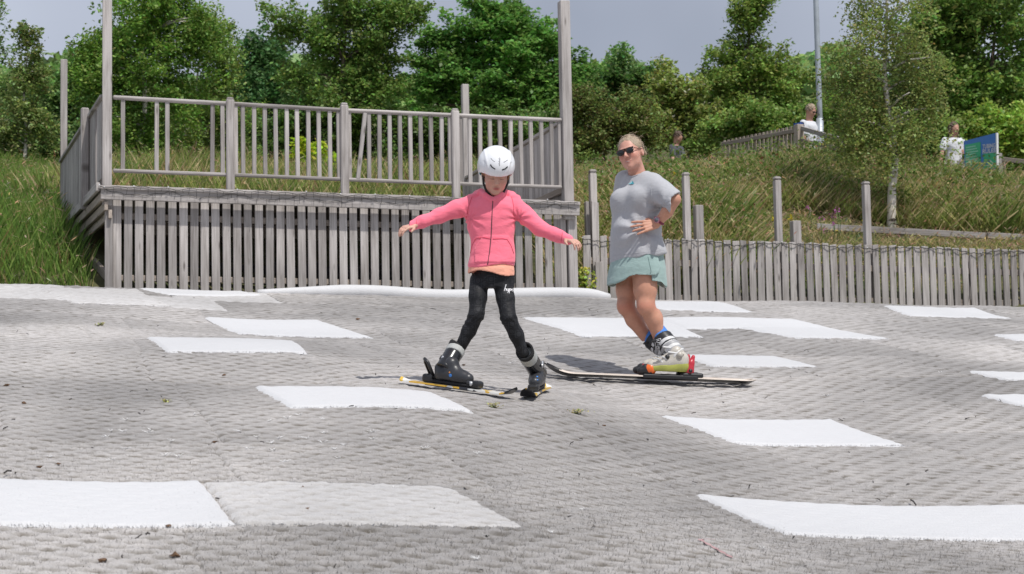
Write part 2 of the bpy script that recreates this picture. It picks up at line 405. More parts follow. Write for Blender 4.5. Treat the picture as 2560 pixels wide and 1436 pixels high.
def mat_patch(corner, u, v, nu, nv, depth, lift, bil=None, edge=.012):
    a = np.linspace(0, 1, nu + 1); A, B = np.meshgrid(a, np.linspace(0, 1, nv + 1))
    if bil is None:
        x = corner[0] + A * u[0] + B * v[0]; y = corner[1] + A * u[1] + B * v[1]
    else:
        c = [np.array(q) for q in bil]      # back-left, back-right, front-right, front-left
        x = (1-B)*((1-A)*c[0][0]+A*c[1][0]) + B*((1-A)*c[3][0]+A*c[2][0]); y = (1-B)*((1-A)*c[0][1]+A*c[1][1]) + B*((1-A)*c[3][1]+A*c[2][1])
    # wavy cut edges
    x = x + .003 * np.sin(y * 41 + x * 13); y = y + .004 * np.sin(x * 37) + .005 * np.sin(x * 83 + 1)
    d = np.minimum(np.minimum(A, 1 - A) * np.hypot(*u), np.minimum(B, 1 - B) * np.hypot(*v))
    L_ = np.hypot(*v) if bil is None else 1
    s = x + .36 * y; t = -y * 1.06
    rl = relief(s, t, depth)
    cr = crest(x); over = np.maximum(y - cr, 0); y = np.where(over > 0, cr + over * .15, y)
    z = G(x, y) + lift - depth * rl + .0022 * jr.standard_normal(x.shape) * (depth > .01) - edge * np.clip(1 - d / .014, 0, 1) ** 1.5 - np.minimum(over, .5) * .9
    X = np.c_[x.ravel(), y.ravel(), z.ravel()]
    i, j = np.meshgrid(np.arange(nu), np.arange(nv)); q = (j * (nu + 1) + i).ravel()
    dk = relief(s, t, None).ravel()
    return X, np.c_[q, q + nu + 1, q + nu + 2, q + 1], np.c_[dk, dk, dk]
def add_mat(name, X, Fc, C, mat, lab=None):
    c = X.mean(0); o = link(name, np_mesh(name, X - c, Fc, C, True), slope, mat); o.location = c
    if lab: o["label"] = lab
    return o
# base sheet below the mats
def base_sheet():
    xs = np.linspace(-13, 15, 57); ys = np.linspace(-8, 19, 55); X, Y = np.meshgrid(xs, ys); cr = crest(X); Y = np.minimum(Y, cr - .05)
    Z = G(X, Y) - .016; nx = len(xs); i, j = np.meshgrid(np.arange(nx - 1), np.arange(len(ys) - 1)); a = (j * nx + i).ravel()
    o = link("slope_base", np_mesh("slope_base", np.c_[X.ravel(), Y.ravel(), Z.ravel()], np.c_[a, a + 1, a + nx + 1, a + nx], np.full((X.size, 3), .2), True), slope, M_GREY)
base_sheet()
pale_cells = set()
for j in range(-14, 4):
    sh = (jr.random() - .5) * .5
    for i in range(-9, 13):
        c = O_ + (i + sh) * U_ + j * V_; m = c + .5 * U_ + .5 * V_
        y = m[1]
        if y < 3.3 or c[1] - .85 > crest(m[0]) + .1: continue
        px = m[0] / y
        if abs(px) > .36 + .75 / y: continue
        nu, nv = (74, 88) if y < 6.4 else ((46, 64) if y < 9.5 else ((32, 46) if y < 12 else (22, 30)))
        X, Fc, C = mat_patch(c, U_ * 1.004, V_ * 1.004, nu, nv, .015, (jr.random() - .5) * .005, edge=.010)
        r_ = jr.random(); pale = (m[0] < -2.6 and y > 11.3 and r_ < .6)
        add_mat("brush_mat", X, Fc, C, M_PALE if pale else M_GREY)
# white mats, laid on top; corners read off the photograph and set on the slope: back-left, back-right, front-right, front-left
WM = [((-420,1193),(505,1206),(588,1313),(-330,1308),'w'), ((507,1208),(1130,1223),(1318,1323),(592,1313),'p'),
 ((635,967),(1075,983),(1185,1031),(725,1021),'w'), ((365,845),(735,855),(770,885),(415,881),'w'),
 ((510,793),(795,800),(935,845),(600,836),'w'), ((345,722),(590,726),(655,738),(420,737),'w'),
 ((90,720),(345,723),(430,766),(180,759),'p'), ((1305,793),(1640,796),(1760,843),(1450,842),'w'),
 ((1644,796),(1985,799),(2098,826),(1706,824),'w'), ((1850,820),(2080,822),(2228,848),(1990,846),'w'),
 ((1590,752),(1800,756),(1885,781),(1640,776),'w'), ((1690,888),(1940,892),(2050,919),(1780,917),'w'),
 ((1650,1040),(2080,1050),(2265,1115),(1835,1109),'w'), ((1735,1237),(2620,1265),(2800,1350),(1965,1336),'w'),
 ((2205,765),(2440,770),(2535,798),(2275,792),'w'), ((2480,838),(2700,842),(2760,860),(2540,853),'w'),
 ((2420,930),(2700,935),(2800,962),(2510,950),'w'), ((2450,988),(2750,995),(2850,1030),(2540,1014),'w')]
for a, b, c, d, k in WM:
    q = [hit(*p) for p in (a, b, c, d)]; c4 = [(p.x, p.y) for p in q]
    u = np.subtract(c4[1], c4[0]); v = np.subtract(c4[3], c4[0]); y = c4[3][1]
    n = 60 if y < 7 else (40 if y < 10 else 26)
    X, Fc, C = mat_patch(None, u, v, int(n * max(1, np.hypot(*u))), n, .004 if k == 'w' else .012, .010, c4, edge=.015)
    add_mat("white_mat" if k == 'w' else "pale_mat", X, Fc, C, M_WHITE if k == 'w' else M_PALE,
            "clean white brush mat" if k == 'w' else "off-white worn brush mat")
# white rolled edging along the crest
def edging():
    pts = []
    for x in np.linspace(-2.55, 1.05, 46):
        y = float(crest(x)) - .02; pts.append(Vector((x, y, float(G(x, y)) + .005 + .012 * math.sin(x * 3))))
    o = tubes_obj("edge_roll", [(pts, [.03 + .045 * min(1, i / 10, (45 - i) / 3 + .2) for i in range(46)])], M_WHITE, slope, 10)
    a = o.data.attributes.new("Col", 'FLOAT_COLOR', 'POINT'); a.data.foreach_set("color", np.tile([0, 0, 0, 1], len(o.data.vertices)).astype(np.float32))
    o["label"] = "white padded edging along the top of the slope"
edging()
# red spray-paint mark at the lower right
M_RED = plain("red_spray_paint", (.42, .25, .255), .8, .3, 60)
def ribbon_on_ground(name, px, w, mat, lift=.006):
    P3 = [hit(*p) for p in px]; V, Fc = [], []
    for i, p in enumerate(P3):
        d = (P3[min(i+1, len(P3)-1)] - P3[max(i-1, 0)]); n = Vector((-d.y, d.x, 0)).normalized() * w * (.6 + .4 * math.sin(i * 2.1))
        for s in (-1, 1):
            q = p + n * s; V.append((q.x, q.y, float(G(q.x, q.y)) + lift - .012 * 0))
    me = bpy.data.meshes.new(name); me.from_pydata(V, [], [(2*i, 2*i+1, 2*i+3, 2*i+2) for i in range(len(P3) - 1)])
    return link(name, me, slope, mat)
ln = [(1748+ (1830-1748)*i/14., 1350 + (1396-1350)*i/14.) for i in range(15)]
ribbon_on_ground("paint_mark", ln, .010, M_RED, .003)["label"] = "faded red paint mark"
ribbon_on_ground("paint_mark", [(1752 + 5*i, 1351 - 1.2*math.sin(i*.5)) for i in range(8)], .004, M_RED, .003)
# loose bristles standing up all over the nearest mats
def bristles():
    n = 70000; y = 3.6 + 4.2 * rng.random(n) ** 1.7; x = (rng.random(n) - .5) * 2 * (.40 * y)
    s = x + .36 * y; t = -y * 1.06; rl = relief(s, t, 1)
    z = G(x, y) - .015 * rl - .004
    ln_ = (.010 + .012 * rng.random(n)) * np.clip((8.2 - y) / 2.5, .25, 1); ang = rng.random(n) * 6.283; tilt = .25 + .5 * rng.random(n)
    dx, dy = np.cos(ang) * tilt * ln_, np.sin(ang) * tilt * ln_ - .3 * ln_
    w = .0011 + .0010 * rng.random(n); a2 = rng.random(n) * 3.14
    p = np.c_[x, y, z]; wv = np.c_[np.cos(a2) * w, np.sin(a2) * w, 0 * w]
    V = np.stack([p - wv, p + wv, p + np.c_[dx, dy, ln_ * .9]], 1).reshape(-1, 3)
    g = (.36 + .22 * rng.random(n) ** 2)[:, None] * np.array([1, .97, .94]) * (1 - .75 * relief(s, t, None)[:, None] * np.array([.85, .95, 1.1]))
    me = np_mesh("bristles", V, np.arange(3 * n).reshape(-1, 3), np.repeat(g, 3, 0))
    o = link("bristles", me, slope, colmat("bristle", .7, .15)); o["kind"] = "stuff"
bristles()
def fringe():
    """white bristles along the cut edges of the white mats, leaning over their grey neighbours"""
    g = np.random.default_rng(12); V, C = [], []
    for a, b, c, d, k in WM:
        q = [hit(*p) for p in (a, b, c, d)]
        if q[3].y > 13: continue
        for p0, p1, dens in ((q[3], q[2], 1.0), (q[0], q[1], .5)):
            n = int((p1 - p0).length * 260 * dens); t = g.random(n)[:, None]; xy = np.array(p0)[None, :2] * (1 - t) + np.array(p1)[None, :2] * t + g.normal(size=(n, 2)) * .010
            z = G(xy[:, 0], xy[:, 1]); z = z - .001; p = np.c_[xy, z]; l = .004 + .006 * g.random(n); tip = np.c_[g.normal(size=n) * .4 * l, -.45 * l + g.normal(size=n) * .4 * l, l]; w_ = .0022; s = g.random(n) * 3.14; wv = np.c_[np.cos(s), np.sin(s), 0 * s] * w_
            V.append(np.stack([p - wv, p + wv, p + tip], 1).reshape(-1, 3)); C.append(np.repeat((.52 if k == 'w' else .42) * (.85 + .3 * g.random(n)), 3))
    V = np.concatenate(V); C = np.concatenate(C)[:, None] * np.array([1, 1, 1.02]); o = link("bristle_fringe", np_mesh("bristle_fringe", V, np.arange(len(V)).reshape(-1, 3), C), slope, colmat("white_bristle", .7, .45)); o["kind"] = "stuff"
fringe()

# ================================================================ DECK
FL, FR = P(268, 465, 14.2), P(1416, 505, 15.6)
BL, BR = P(160, 560, 18.3), P(1162, 505, 20.0)
deck = empty("timber_deck", (FL.x, FL.y, float(H(FL.x, FL.y))), "weathered timber viewing deck with balustrade and slatted skirt behind the slope", "deck")
NF = Vector(((FR - FL).y, -(FR - FL).x, 0)).normalized()
FD = Vector(((FR - FL).x, (FR - FL).y, 0)).normalized()
def D(px, py, off=0.0): return VP(px, py, FL, FR, off)
ZUP = Vector((0, 0, 1))
def vert(px, y0, y1, w, t, off, name, parent=deck, mat=M_WOOD, plane=None, b=.004, ragged=0, lean=0.0):
    A, B = plane or (FL, FR)
    p1 = VP(px, y0, A, B, off); p0 = VP(px, y1, A, B, off); p0.x, p0.y = p1.x, p1.y
    if lean: p1 = p1 + FD * lean
    d = (B - A); d.z = 0
    return board(name, p0, p1, w, t, d, mat, parent, b, ragged)
# skirt slats
sx = [282.7,310.2,337.5,365,392.3,421,448.6,475.3,501.5,528.7,556.3,582.7,609.7,637,664.3,690.5,716,744,769,795,822,847.5,873,900,925.6,952.5,977.5,1003,1029,1055,1080.6,1105.6,1133,1158,1184,1210,1236,1261,1286,1310,1336,1360,1383]
for i, x in enumerate(sx):
    w = 20.3 - 1.6 * (x - 282) / 1100; f = (x - 282) / 1130; top = 500 + 38 * f - 4
    wm = w * D(x, 600).y / FPX
    o = vert(x + w / 2, top, 745 + 12 * f, wm * (1 + .05 * (rng.random() - .5)), .02, -.02 + .006 * rng.random(), "slat", ragged=.01 * (rng.random() - .5))
    o.rotation_euler.rotate_axis('Y', (rng.random() - .5) * .012)
def rail(px0, y0, px1, y1, h, t, off, name, mat=M_WOOD, parent=deck, plane=None, b=.004):
    A, B = plane or (FL, FR)
    return board(name, VP(px0, y0, A, B, off), VP(px1, y1, A, B, off), h, t, ZUP, mat, parent, b)
rail(284, 541, 1400, 577, .065, .04, -.055, "cross_rail", M_WOODB); rail(284, 695, 1400, 717, .06, .04, -.055, "cross_rail", M_WOODB)
rail(355, 571, 1180, 597, .14, .04, -.75, "cross_rail", M_WOODB)
# corner supports
vert(272, 497, 752, .078, .09, -.01, "support_post"); vert(1405, 541, 758, .07, .06, -.03, "support_post"); vert(1428, 541, 758, .10, .09, -.01, "support_post")
# fascia and deck lip
rail(252, 484, 1448, 526, .118, .035, .10, "fascia"); rail(246, 468.5, 1449, 509.5, .035, .05, .115, "deck_edge")
# floor boards running back from the front edge, joists beneath
SD = Vector((BL.x - FL.x, BL.y - FL.y, 0)); SD2 = Vector((BR.x - FR.x, BR.y - FR.y, 0))
zt0, zt1 = D(268, 466).z, D(1416, 505).z
nb = 30
for k in range(nb):
    s = (k + .5) / nb; a = FL + SD * s; b_ = FR + SD2 * s
    a.z, b_.z = zt0, zt1; e = (b_ - a).normalized() * .10
    board("floor_board", a - e, b_ + e, .135, .028, SD, M_WOOD, deck, .003)
for k in range(7):
    s = (k + .5) / 7; a = FL.lerp(FR, s); a.z = zt0 * (1 - s) + zt1 * s - .09; d_ = SD.lerp(SD2, s)
    board("joist", a + d_ * .02, a + d_ * .97, .14, .045, ZUP, M_WOODB, deck, .003)
# left flank: stepped fascias, boarded balustrade, brace
def flank(A, B, SDv, pre, zt):
    n = Vector((SDv.y, -SDv.x, 0)).normalized()
    if pre == 'l': n = -n if n.x > 0 else n
    else: n = n if n.x > 0 else -n
    return n
def at_side(A, SDv, s, z, off=0.0, n=None):
    p = A + SDv * s; p.z = z; return p + n * off
nl = flank(FL, BL, SD, 'l', zt0)
for dz, of in ((-.02, .10), (-.12, .06), (-.21, .02), (-.29, -.02)):
    board("side_fascia", at_side(FL, SD, -.02, zt0 + dz, of, nl), at_side(FL, SD, 1.0, zt0 + dz, of, nl), .085, .035, ZUP, M_WOODB if dz < -.05 else M_WOOD, deck)
zr0 = D(285, 240).z
nbd = 34
for k in range(nbd):
    s = .035 + (k + .5) / nbd * .95
    if k in (3,): continue
    p = at_side(FL, SD, s, zt0 + .10, .03, nl); board("side_board", p, Vector((p.x, p.y, zr0 - .03)), .118, .02, SD, M_WOOD, deck, .003)
board("side_rail", at_side(FL, SD, .01, zr0, .03, nl), at_side(FL, SD, 1, zr0, .03, nl), .035, .075, ZUP, M_WOOD, deck)
board("side_rail", at_side(FL, SD, .01, zt0 + .12, .0, nl), at_side(FL, SD, 1, zt0 + .12, .0, nl), .06, .04, ZUP, M_WOOD, deck)
p = at_side(FL, SD, .27, zt0 - .1, .09, nl); board("side_post", p, Vector((p.x, p.y, zr0 + .09)), .085, .085, SD, M_WOOD, deck, .012)
nr = flank(FR, BR, SD2, 'r', zt1); zr1 = D(1400, 297).z
for k in range(36):
    s = .03 + (k + .5) / 36 * .96
    p = at_side(FR, SD2, s, zt1 - .04, .03, nr); board("side_board", p, Vector((p.x, p.y, zr1 - .02 - .02 * rng.random())), .121, .02, SD2, M_WOOD, deck, .003)
board("side_rail", at_side(FR, SD2, .01, zr1, .03, nr), at_side(FR, SD2, 1, zr1, .03, nr), .035, .075, ZUP, M_WOOD, deck)
board("side_rail", at_side(FR, SD2, .01, zt1 + .14, -.01, nr), at_side(FR, SD2, 1, zt1 + .14, -.01, nr), .07, .04, ZUP, M_WOODB, deck)
# tall posts
def tall(px, A, top_px, top_y, w, name="tall_post", zb=None, lab=None):
    t_ = P(px, top_y, A.y); b_ = Vector((t_.x, t_.y, zb)); o = board(name, b_, t_, w, w, FD, M_WOOD, deck, .006)
    if lab: o["label"] = lab
tall(268, FL, 268, -90, .093, zb=zt0 - .2); tall(1409, FR, 1409, 4, .112, zb=zt1 - .2)
tall(160, BL, 160, 150, .085, zb=float(H(BL.x, BL.y)) - .3)
tall(1162, BR, 1162, 212, .095, zb=float(H(BR.x, BR.y)) - .3)
# balustrade
tr = [(282, 244), (575, 260), (860, 276.5), (1137, 289), (1404, 301)]; br = [(282, 427), (575, 437.5), (860, 449), (1137, 459.5), (1404, 468.5)]
for i in range(4):
    a, b = tr[i], tr[i + 1]; rail(a[0], a[1], b[0], b[1], .036, .075, .0, "hand_rail", b=.012)
    a, b = br[i], br[i + 1]; rail(a[0], a[1], b[0], b[1], .034, .06, .0, "bottom_rail", b=.01)
def interp_line(L_, x): return float(np.interp(x, [q[0] for q in L_], [q[1] for q in L_]))
for x, yt in ((575, 250), (860, 263.5), (1137, 277.5)):
    vert(x, yt, interp_line([(268, 466), (1416, 506)], x) + 3, .083, .083, .02, "newel_post", b=.012)
    p = D(x, yt, .02); cap = bev_box(.07, .07, .035, .014, 2); o = link("post_cap", to_mesh(cap, "post_cap"), deck, M_WOOD); o.location = p + Vector((0, 0, .006)) - wpos(deck); o.rotation_euler.z = math.atan2(FD.y, FD.x)
bal = [307, 391, 418, 530, 556, 589, 607, 634.5, 662, 689, 716, 743, 770, 797, 824, 846, 873, 921, 947, 973, 999, 1025, 1051, 1077, 1102.5, 1124, 1151, 1173, 1198.5, 1224, 1250, 1275, 1301, 1326, 1352, 1377, 1397]
for x in bal:
    vert(x, interp_line(tr, x) + 3, interp_line(br, x) - 3, .042, .038, -.004 + .008 * rng.random(), "baluster", b=.005, lean=(rng.random() - .5) * .012)
o = vert(893, interp_line(tr, 893) + 4, interp_line(br, 893) - 3, .042, .038, .012, "baluster", b=.005, lean=.085); o["label"] = "loose leaning baluster"
# diagonal brace at the left end, debris boards below the floor
board("brace", P(232, 652, 15.0), P(266, 690, 14.35), .09, .04, ZUP, M_WOODB, deck)
M_SHEET = plain("dark_weed_sheet", (.03, .03, .033), .5, .4, 3, .6, 8)
def weed_sheet():
    V, Fc = [], []; nx, ny = 60, 10
    for j in range(ny + 1):
        for i in range(nx + 1):
            s = .05 + .93 * i / nx; p = FL.lerp(FR, s) + SD * (.10 + .25 * j / ny)
            z = zt0 - 1.25 + .6 * j / ny + .04 * math.sin(i * 1.3 + j * 2) + .03 * math.sin(i * 3.1 - j)
            V.append((p.x - deck.location.x, p.y - deck.location.y, z - deck.location.z))
    for j in range(ny):
        for i in range(nx): a = j * (nx + 1) + i; Fc.append((a, a + 1, a + nx + 2, a + nx + 1))
    me = bpy.data.meshes.new("weed_sheet"); me.from_pydata(V, [], Fc); link("weed_sheet", me, deck, M_SHEET, True)
weed_sheet()
# fairy lights along the deck edge
def light_string(name, pts, drops, label, org, cr=.0035, nb_=5):
    root = empty(name, org, label, "light string")
    tubes_obj("cable", [(pts, cr)] + [((p, p + Vector((.01 * math.sin(i * 9), -.012, -.035 - .03 * (i % 3)))), cr * .6) for i, p in enumerate(drops)], M_CABLE, root, 5)
    bm = bmesh.new()
    for i, p in enumerate(drops):
        if i % nb_ == 0:
            bmesh.ops.create_icosphere(bm, subdivisions=1, radius=.008, matrix=Matrix.Translation(p - org + Vector((0, -.02, .012))))
    o = link("bulbs", to_mesh(bm, "bulbs"), root, M_BULB, True); o["kind"] = "stuff"
pts, drops = [], []
for i in range(140):
    s = i / 139; x = 250 + 1196 * s; y = 467 + 42 * s
    pts.append(D(x, y - 1 + 2.2 * math.sin(i * .9) + 1.5 * math.sin(i * .37), .15))
    if i % 2 == 0: drops.append(pts[-1])
light_string("light_string", pts, drops, "black fairy light cable pinned along the top edge of the deck", D(250, 467, .15))
pts, drops = [], []
for i in range(150):
    s = i / 149; x = 262 + 1180 * s; u = (s * 7.3) % 1.0; y = 472 + 40 * s + 13 * (4 * u * (1 - u)) ** .8 + 2 * math.sin(i * 1.1)
    pts.append(D(x, y, .125)); 
    if i % 3 == 0: drops.append(pts[-1])
light_string("light_string", pts, drops, "thin dark cable drooping across the deck fascia board", D(262, 472, .125), .0022, 999)

# ================================================================ RIGHT PICKET FENCE
FA, FB = P(1455, 745, 16.1), P(2560, 768, 17.6)
fence = empty("picket_fence", (FA.x, FA.y, float(H(FA.x, FA.y))), "long grey picket fence at the right edge of the slope", "fence")
fd = (FB - FA); fd.z = 0; fd.normalize()
def ftop(x): return 590.5 + (x - 1456) * (626 - 590.5) / (2559 - 1456) + (2.5 if x < 1700 else 0)
x = 1661.0; k = 0
while x < 2600:
    w = 17.4 - .7 * (x - 1660) / 900; pw = w * VP(x, 650, FA, FB).y / FPX
    yt = ftop(x) + rng.normal() * 1.0
    o = vert(x + w / 2, yt, 778 + (x - 1660) * .02, pw * (1 + .05 * rng.normal()), .02, .004 * rng.random(), "picket", fence, M_WOOD, (FA, FB), .003, .012 * rng.normal())
    o.rotation_euler.rotate_axis('Y', rng.normal() * .010)
    x += 20.75 - .45 * (x - 1660) / 900 + rng.normal() * .5; k += 1
for x, yt, yb, w, of in ((1466, 589, 772, 20, 0), (1487, 505, 772, 18, -.012), (1508, 590, 772, 17, 0), (1497, 655, 772, 19, .026), (1530, 592, 772, 17, 0), (1549, 593, 772, 17, 0), (1570, 592, 772, 17, 0), (1591, 594, 772, 17, 0), (1612, 593, 772, 17, 0), (1632, 594, 772, 17, 0), (1651, 594, 772, 15, 0)):
    vert(x, yt, yb, w * 16.2 / FPX, .02, of, "picket", fence, M_WOOD, (FA, FB), .003, .01 * rng.normal())
rail(1456, 652, 2600, 684, .075, .04, -.034, "fence_rail", M_WOODB, fence, (FA, FB))
rail(1456, 742, 2600, 760, .075, .04, -.034, "fence_rail", M_WOODB, fence, (FA, FB))
for x, yt, w, cap in ((1481, 430, 17.5, 1), (1714, 437, 16.5, 1), (1942, 447, 16.5, 1), (2164, 459, 16.5, 1), (1469, 505, 15, 0), (1745, 514, 21, 0), (1988, 553, 22, 0), (2420, 640, 16, 0)):
    wm = w * VP(x, 600, FA, FB).y / FPX
    vert(x, yt + (5 if cap else 0), 775, wm, wm, -.10 - .03 * (1 - cap), "fence_post", fence, M_WOOD, (FA, FB), .006)
    if cap:
        pp = VP(x, yt + 4, FA, FB, -.10)
        for dz, g, hh in ((.006, .88, .016), (.022, 1.04, .016), (.036, .8, .014)):
            o = link("post_cap", to_mesh(bev_box(wm * g, wm * g, hh, .004), "post_cap"), fence, M_WOOD); o.location = pp + Vector((0, 0, dz)) - wpos(fence); o.rotation_euler.z = math.atan2(fd.y, fd.x)
pts, drops = [], []
for i in range(190):
    s = i / 189; x = 1456 + 1120 * s; u = (s * 9.5 + .2) % 1.0
    y = ftop(x) + 3 + 9 * (4 * u * (1 - u)) * (.5 + .5 * math.sin(s * 23)) ** 2 + 1.5 * math.sin(i * 1.7)
    pts.append(VP(x, y, FA, FB, .03 + .01 * math.sin(i * .8)))
    if i % 2 == 0: drops.append(pts[-1])
light_string("light_string", pts, drops, "black fairy light cable looped along the tops of the fence pickets", VP(1456, 592, FA, FB, .03), .0048, 6)

# low post-and-rail fence in the grass behind
RA, RB = P(2040, 568, 18.9), P(2600, 596, 19.5)
rf = empty("rail_fence", (RA.x, RA.y, float(H(RA.x, RA.y))), "low grey post and rail fence half hidden in grass behind the picket fence", "fence")
rail(2042, 567, 2462, 590, .085, .035, 0, "fence_rail", M_WOOD, rf, (RA, RB)); rail(2468, 589, 2620, 597, .085, .035, 0, "fence_rail", M_WOOD, rf, (RA, RB))
rail(2225, 597, 2620, 616, .085, .035, -.03, "fence_rail", M_WOODB, rf, (RA, RB))
for x in (2050, 2250, 2465, 2600): vert(x, 562 + (x - 2040) * .05, 640, .08, .08, -.07, "fence_post", rf, M_WOODB, (RA, RB))

# stile fence on the crest with sloping top
TA, TB = P(1800, 360, 26.5), P(1999, 345, 23.8); TC = P(2112, 352, 22.6)
st = empty("ramp_fence", (TB.x, TB.y, float(H(TB.x, TB.y))), "pale timber fence with a sloping boarded side and hand rail on the hill crest", "fence")
nbp = 19
for k in range(nbp):
    x = 1806 + (1990 - 1806) * (k + .5) / nbp; yt = 353 - (353 - 314) * (x - 1806) / 185
    vert(x, yt, 400, 9.5 * 25.4 / FPX, .02, 0, "picket", st, M_WOODB, (TA, TB), .003)
rail(1806, 361, 1990, 327, .07, .04, .03, "top_rail", M_WOODB, st, (TA, TB))
vert(1997, 312, 415, .12, .12, .02, "corner_post", st, M_WOODB, (TA, TB))
rail(2003, 321, 2108, 351, .075, .05, 0, "hand_rail", M_WOOD, st, (TB, TC)); rail(2003, 352, 2108, 376, .07, .05, 0, "hand_rail", M_WOODB, st, (TB, TC))
vert(2104, 349, 400, .09, .09, -.06, "rail_post", st, M_WOODB, (TB, TC))
# blue cloth flag on that post
bm = bmesh.new()
for i in range(7):
    for j in range(5):
        bm.verts.new((.03 * i, .012 * math.sin(i * 1.3 + j), -.028 * j - .01 * math.sin(i)))
bm.verts.ensure_lookup_table()
for i in range(6):
    for j in range(4): bm.faces.new([bm.verts[q] for q in (i*5+j, i*5+j+1, (i+1)*5+j+1, (i+1)*5+j)])
bmesh.ops.solidify(bm, geom=bm.faces[:], thickness=.004)
fl = link("cloth", to_mesh(bm, "cloth"), None, plain("blue_cloth", (.03, .16, .62), .8), True); fl.location = VP(1984, 307, TA, TB, .06)
tag(fl, "scrap of bright blue cloth caught on the top of the ramp fence", "cloth")

# lamp pole
M_GALV = plain("galvanised_steel", (.42, .46, .50), .45, .12, 6, metal=.3)
pb = P(2052, 372, 25.5); lp = empty("lamp_pole", pb, "tall pale grey metal pole beside the birch on the hill crest", "pole")
tubes_obj("pole", [([pb + Vector((0, 0, -.5)), pb + Vector((0, 0, 1)), pb + Vector((-.0, 0, 4.5)), pb + Vector((0, 0, 7.5))], [.052, .05, .047, .043])], M_GALV, lp, 12)
tubes_obj("base_sleeve", [([pb + Vector((0, 0, -.5)), pb + Vector((0, 0, .55))], .062)], M_GALV, lp, 12)

# rules sign
SA, SB = P(2410, 420, 23.6), P(2490, 420, 22.8)
sg = empty("rules_sign", (SB.x, SB.y, float(H(SB.x, SB.y))), "blue and green tubing rules board on the hill at far right", "sign")
M_SBLUE = plain("sign_blue", (.075, .24, .66), .4, .04); M_SGRN = plain("sign_green", (.07, .52, .27), .4, .04); M_SWHT = plain("sign_white", (.8, .8, .82), .4, .03)
def S(px, py, off): return VP(px, py, SA, SB, off)
def quad_panel(name, px4, off, th, mat, parent):
    n = Vector(((SB - SA).y, -(SB - SA).x, 0)).normalized(); n = n if n.y < 0 else -n
    f = [S(x, y, off) - wpos(parent) for x, y in px4]; b = [q - n * th for q in f]
    me = bpy.data.meshes.new(name)
    me.from_pydata([tuple(q) for q in f + b], [], [(0,1,2,3), (7,6,5,4), (0,4,5,1), (1,5,6,2), (2,6,7,3), (3,7,4,0)]); me.update()
    bm = bmesh.new(); bm.from_mesh(me); bmesh.ops.recalc_face_normals(bm, faces=bm.faces); bm.to_mesh(me); bm.free()
    return link(name, me, parent, mat)
quad_panel("board", [(2409,353.5), (2489,333), (2490,423), (2412,432)], 0, .03, M_SBLUE, sg)
quad_panel("board_edge", [(2489,332.5), (2491.5,333), (2492.5,422.5), (2490,423.2)], .002, .034, M_SWHT, sg)
quad_panel("green_panel", [(2412,363), (2451,355), (2452,417), (2414,424)], .006, .005, M_SGRN, sg)
quad_panel("green_panel", [(2458,385), (2489.2,382), (2489.6,420), (2460,423)], .006, .005, M_SGRN, sg)
for k in range(8):
    y = 368 + k * 6.3; quad_panel("text_line", [(2415, y), (2415 + 24 + 9 * ((k * 7) % 3) / 3, y - 4.2), (2415 + 24 + 9 * ((k * 7) % 3) / 3, y - 1.2), (2415, y + 3)], .010, .003, plain("sign_pale_print", (.35, .72, .55), .4, .1, 90) if k == 0 else bpy.data.materials["sign_pale_print"], sg)
def text_mesh(txt, px_l, px_r, y_l, y_r, hpx, off, mat, parent, plane, name="lettering", bold=.0):
    cu = bpy.data.curves.new("t", 'FONT'); cu.body = txt; cu.offset = bold; cu.resolution_u = 3
    to = bpy.data.objects.new("t", cu); COL.objects.link(to)
    me = bpy.data.meshes.new_from_object(to.evaluated_get(bpy.context.evaluated_depsgraph_get()))
    bpy.data.objects.remove(to)
    xs = [v.co.x for v in me.vertices]; ys = [v.co.y for v in me.vertices]; x0, x1, y0, y1 = min(xs), max(xs), min(ys), max(ys)
    for v in me.vertices:
        u = (v.co.x - x0) / (x1 - x0); w = (v.co.y - y0) / (y1 - y0)
        q = plane(px_l + u * (px_r - px_l), y_l + u * (y_r - y_l) - w * hpx, off) - wpos(parent); v.co = q
    me.name = name; me.materials.clear()
    return link(name, me, parent, mat)
text_mesh("TUBING", 2456, 2488.5, 373, 369, 11, .012, M_SWHT, sg, S, bold=.02)
text_mesh("RULES", 2456.5, 2489, 385, 381, 11, .012, M_SWHT, sg, S, bold=.02)
quad_panel("logo", [(2464, 411), (2472, 401), (2475, 402), (2468, 411)], .012, .003, M_SBLUE, sg)
quad_panel("logo", [(2470, 400), (2473, 399), (2484, 409), (2482, 409.5)], .012, .003, M_SWHT, sg)
quad_panel("logo", [(2465, 413), (2484, 411), (2484, 412.5), (2465, 414.5)], .012, .003, M_SWHT, sg)
for x in (2412, 2493): vert(x + 3, 400 if x < 2450 else 384, 470, .085, .085, -.09, "sign_post", sg, M_WOOD, (SA, SB))
RA2, RB2 = P(2495, 395, 22.9), P(2620, 410, 22.4)
hr = empty("hand_rail_fence", (RA2.x, RA2.y, float(H(RA2.x, RA2.y))), "pale timber hand rail running right from the blue rules board", "fence")
rail(2500, 398, 2640, 414, .075, .05, 0, "hand_rail", M_WOODB, hr, (RA2, RB2)); vert(2504, 394, 470, .09, .09, -.06, "rail_post", hr, M_WOODB, (RA2, RB2)); vert(2620, 408, 470, .09, .09, -.06, "rail_post", hr, M_WOODB, (RA2, RB2))
LA2, LB2 = P(2335, 412, 23.8), P(2412, 424, 23.2)
lr = empty("low_wall_rail", (LA2.x, LA2.y, float(H(LA2.x, LA2.y))), "short grey timber rail in front of the woman beside the sign", "fence")
rail(2336, 411, 2410, 424, .10, .05, 0, "top_rail", M_WOOD, lr, (LA2, LB2)); vert(2340, 409, 460, .09, .09, -.06, "rail_post", lr, M_WOOD, (LA2, LB2)); vert(2400, 420, 460, .09, .09, -.06, "rail_post", lr, M_WOOD, (LA2, LB2))
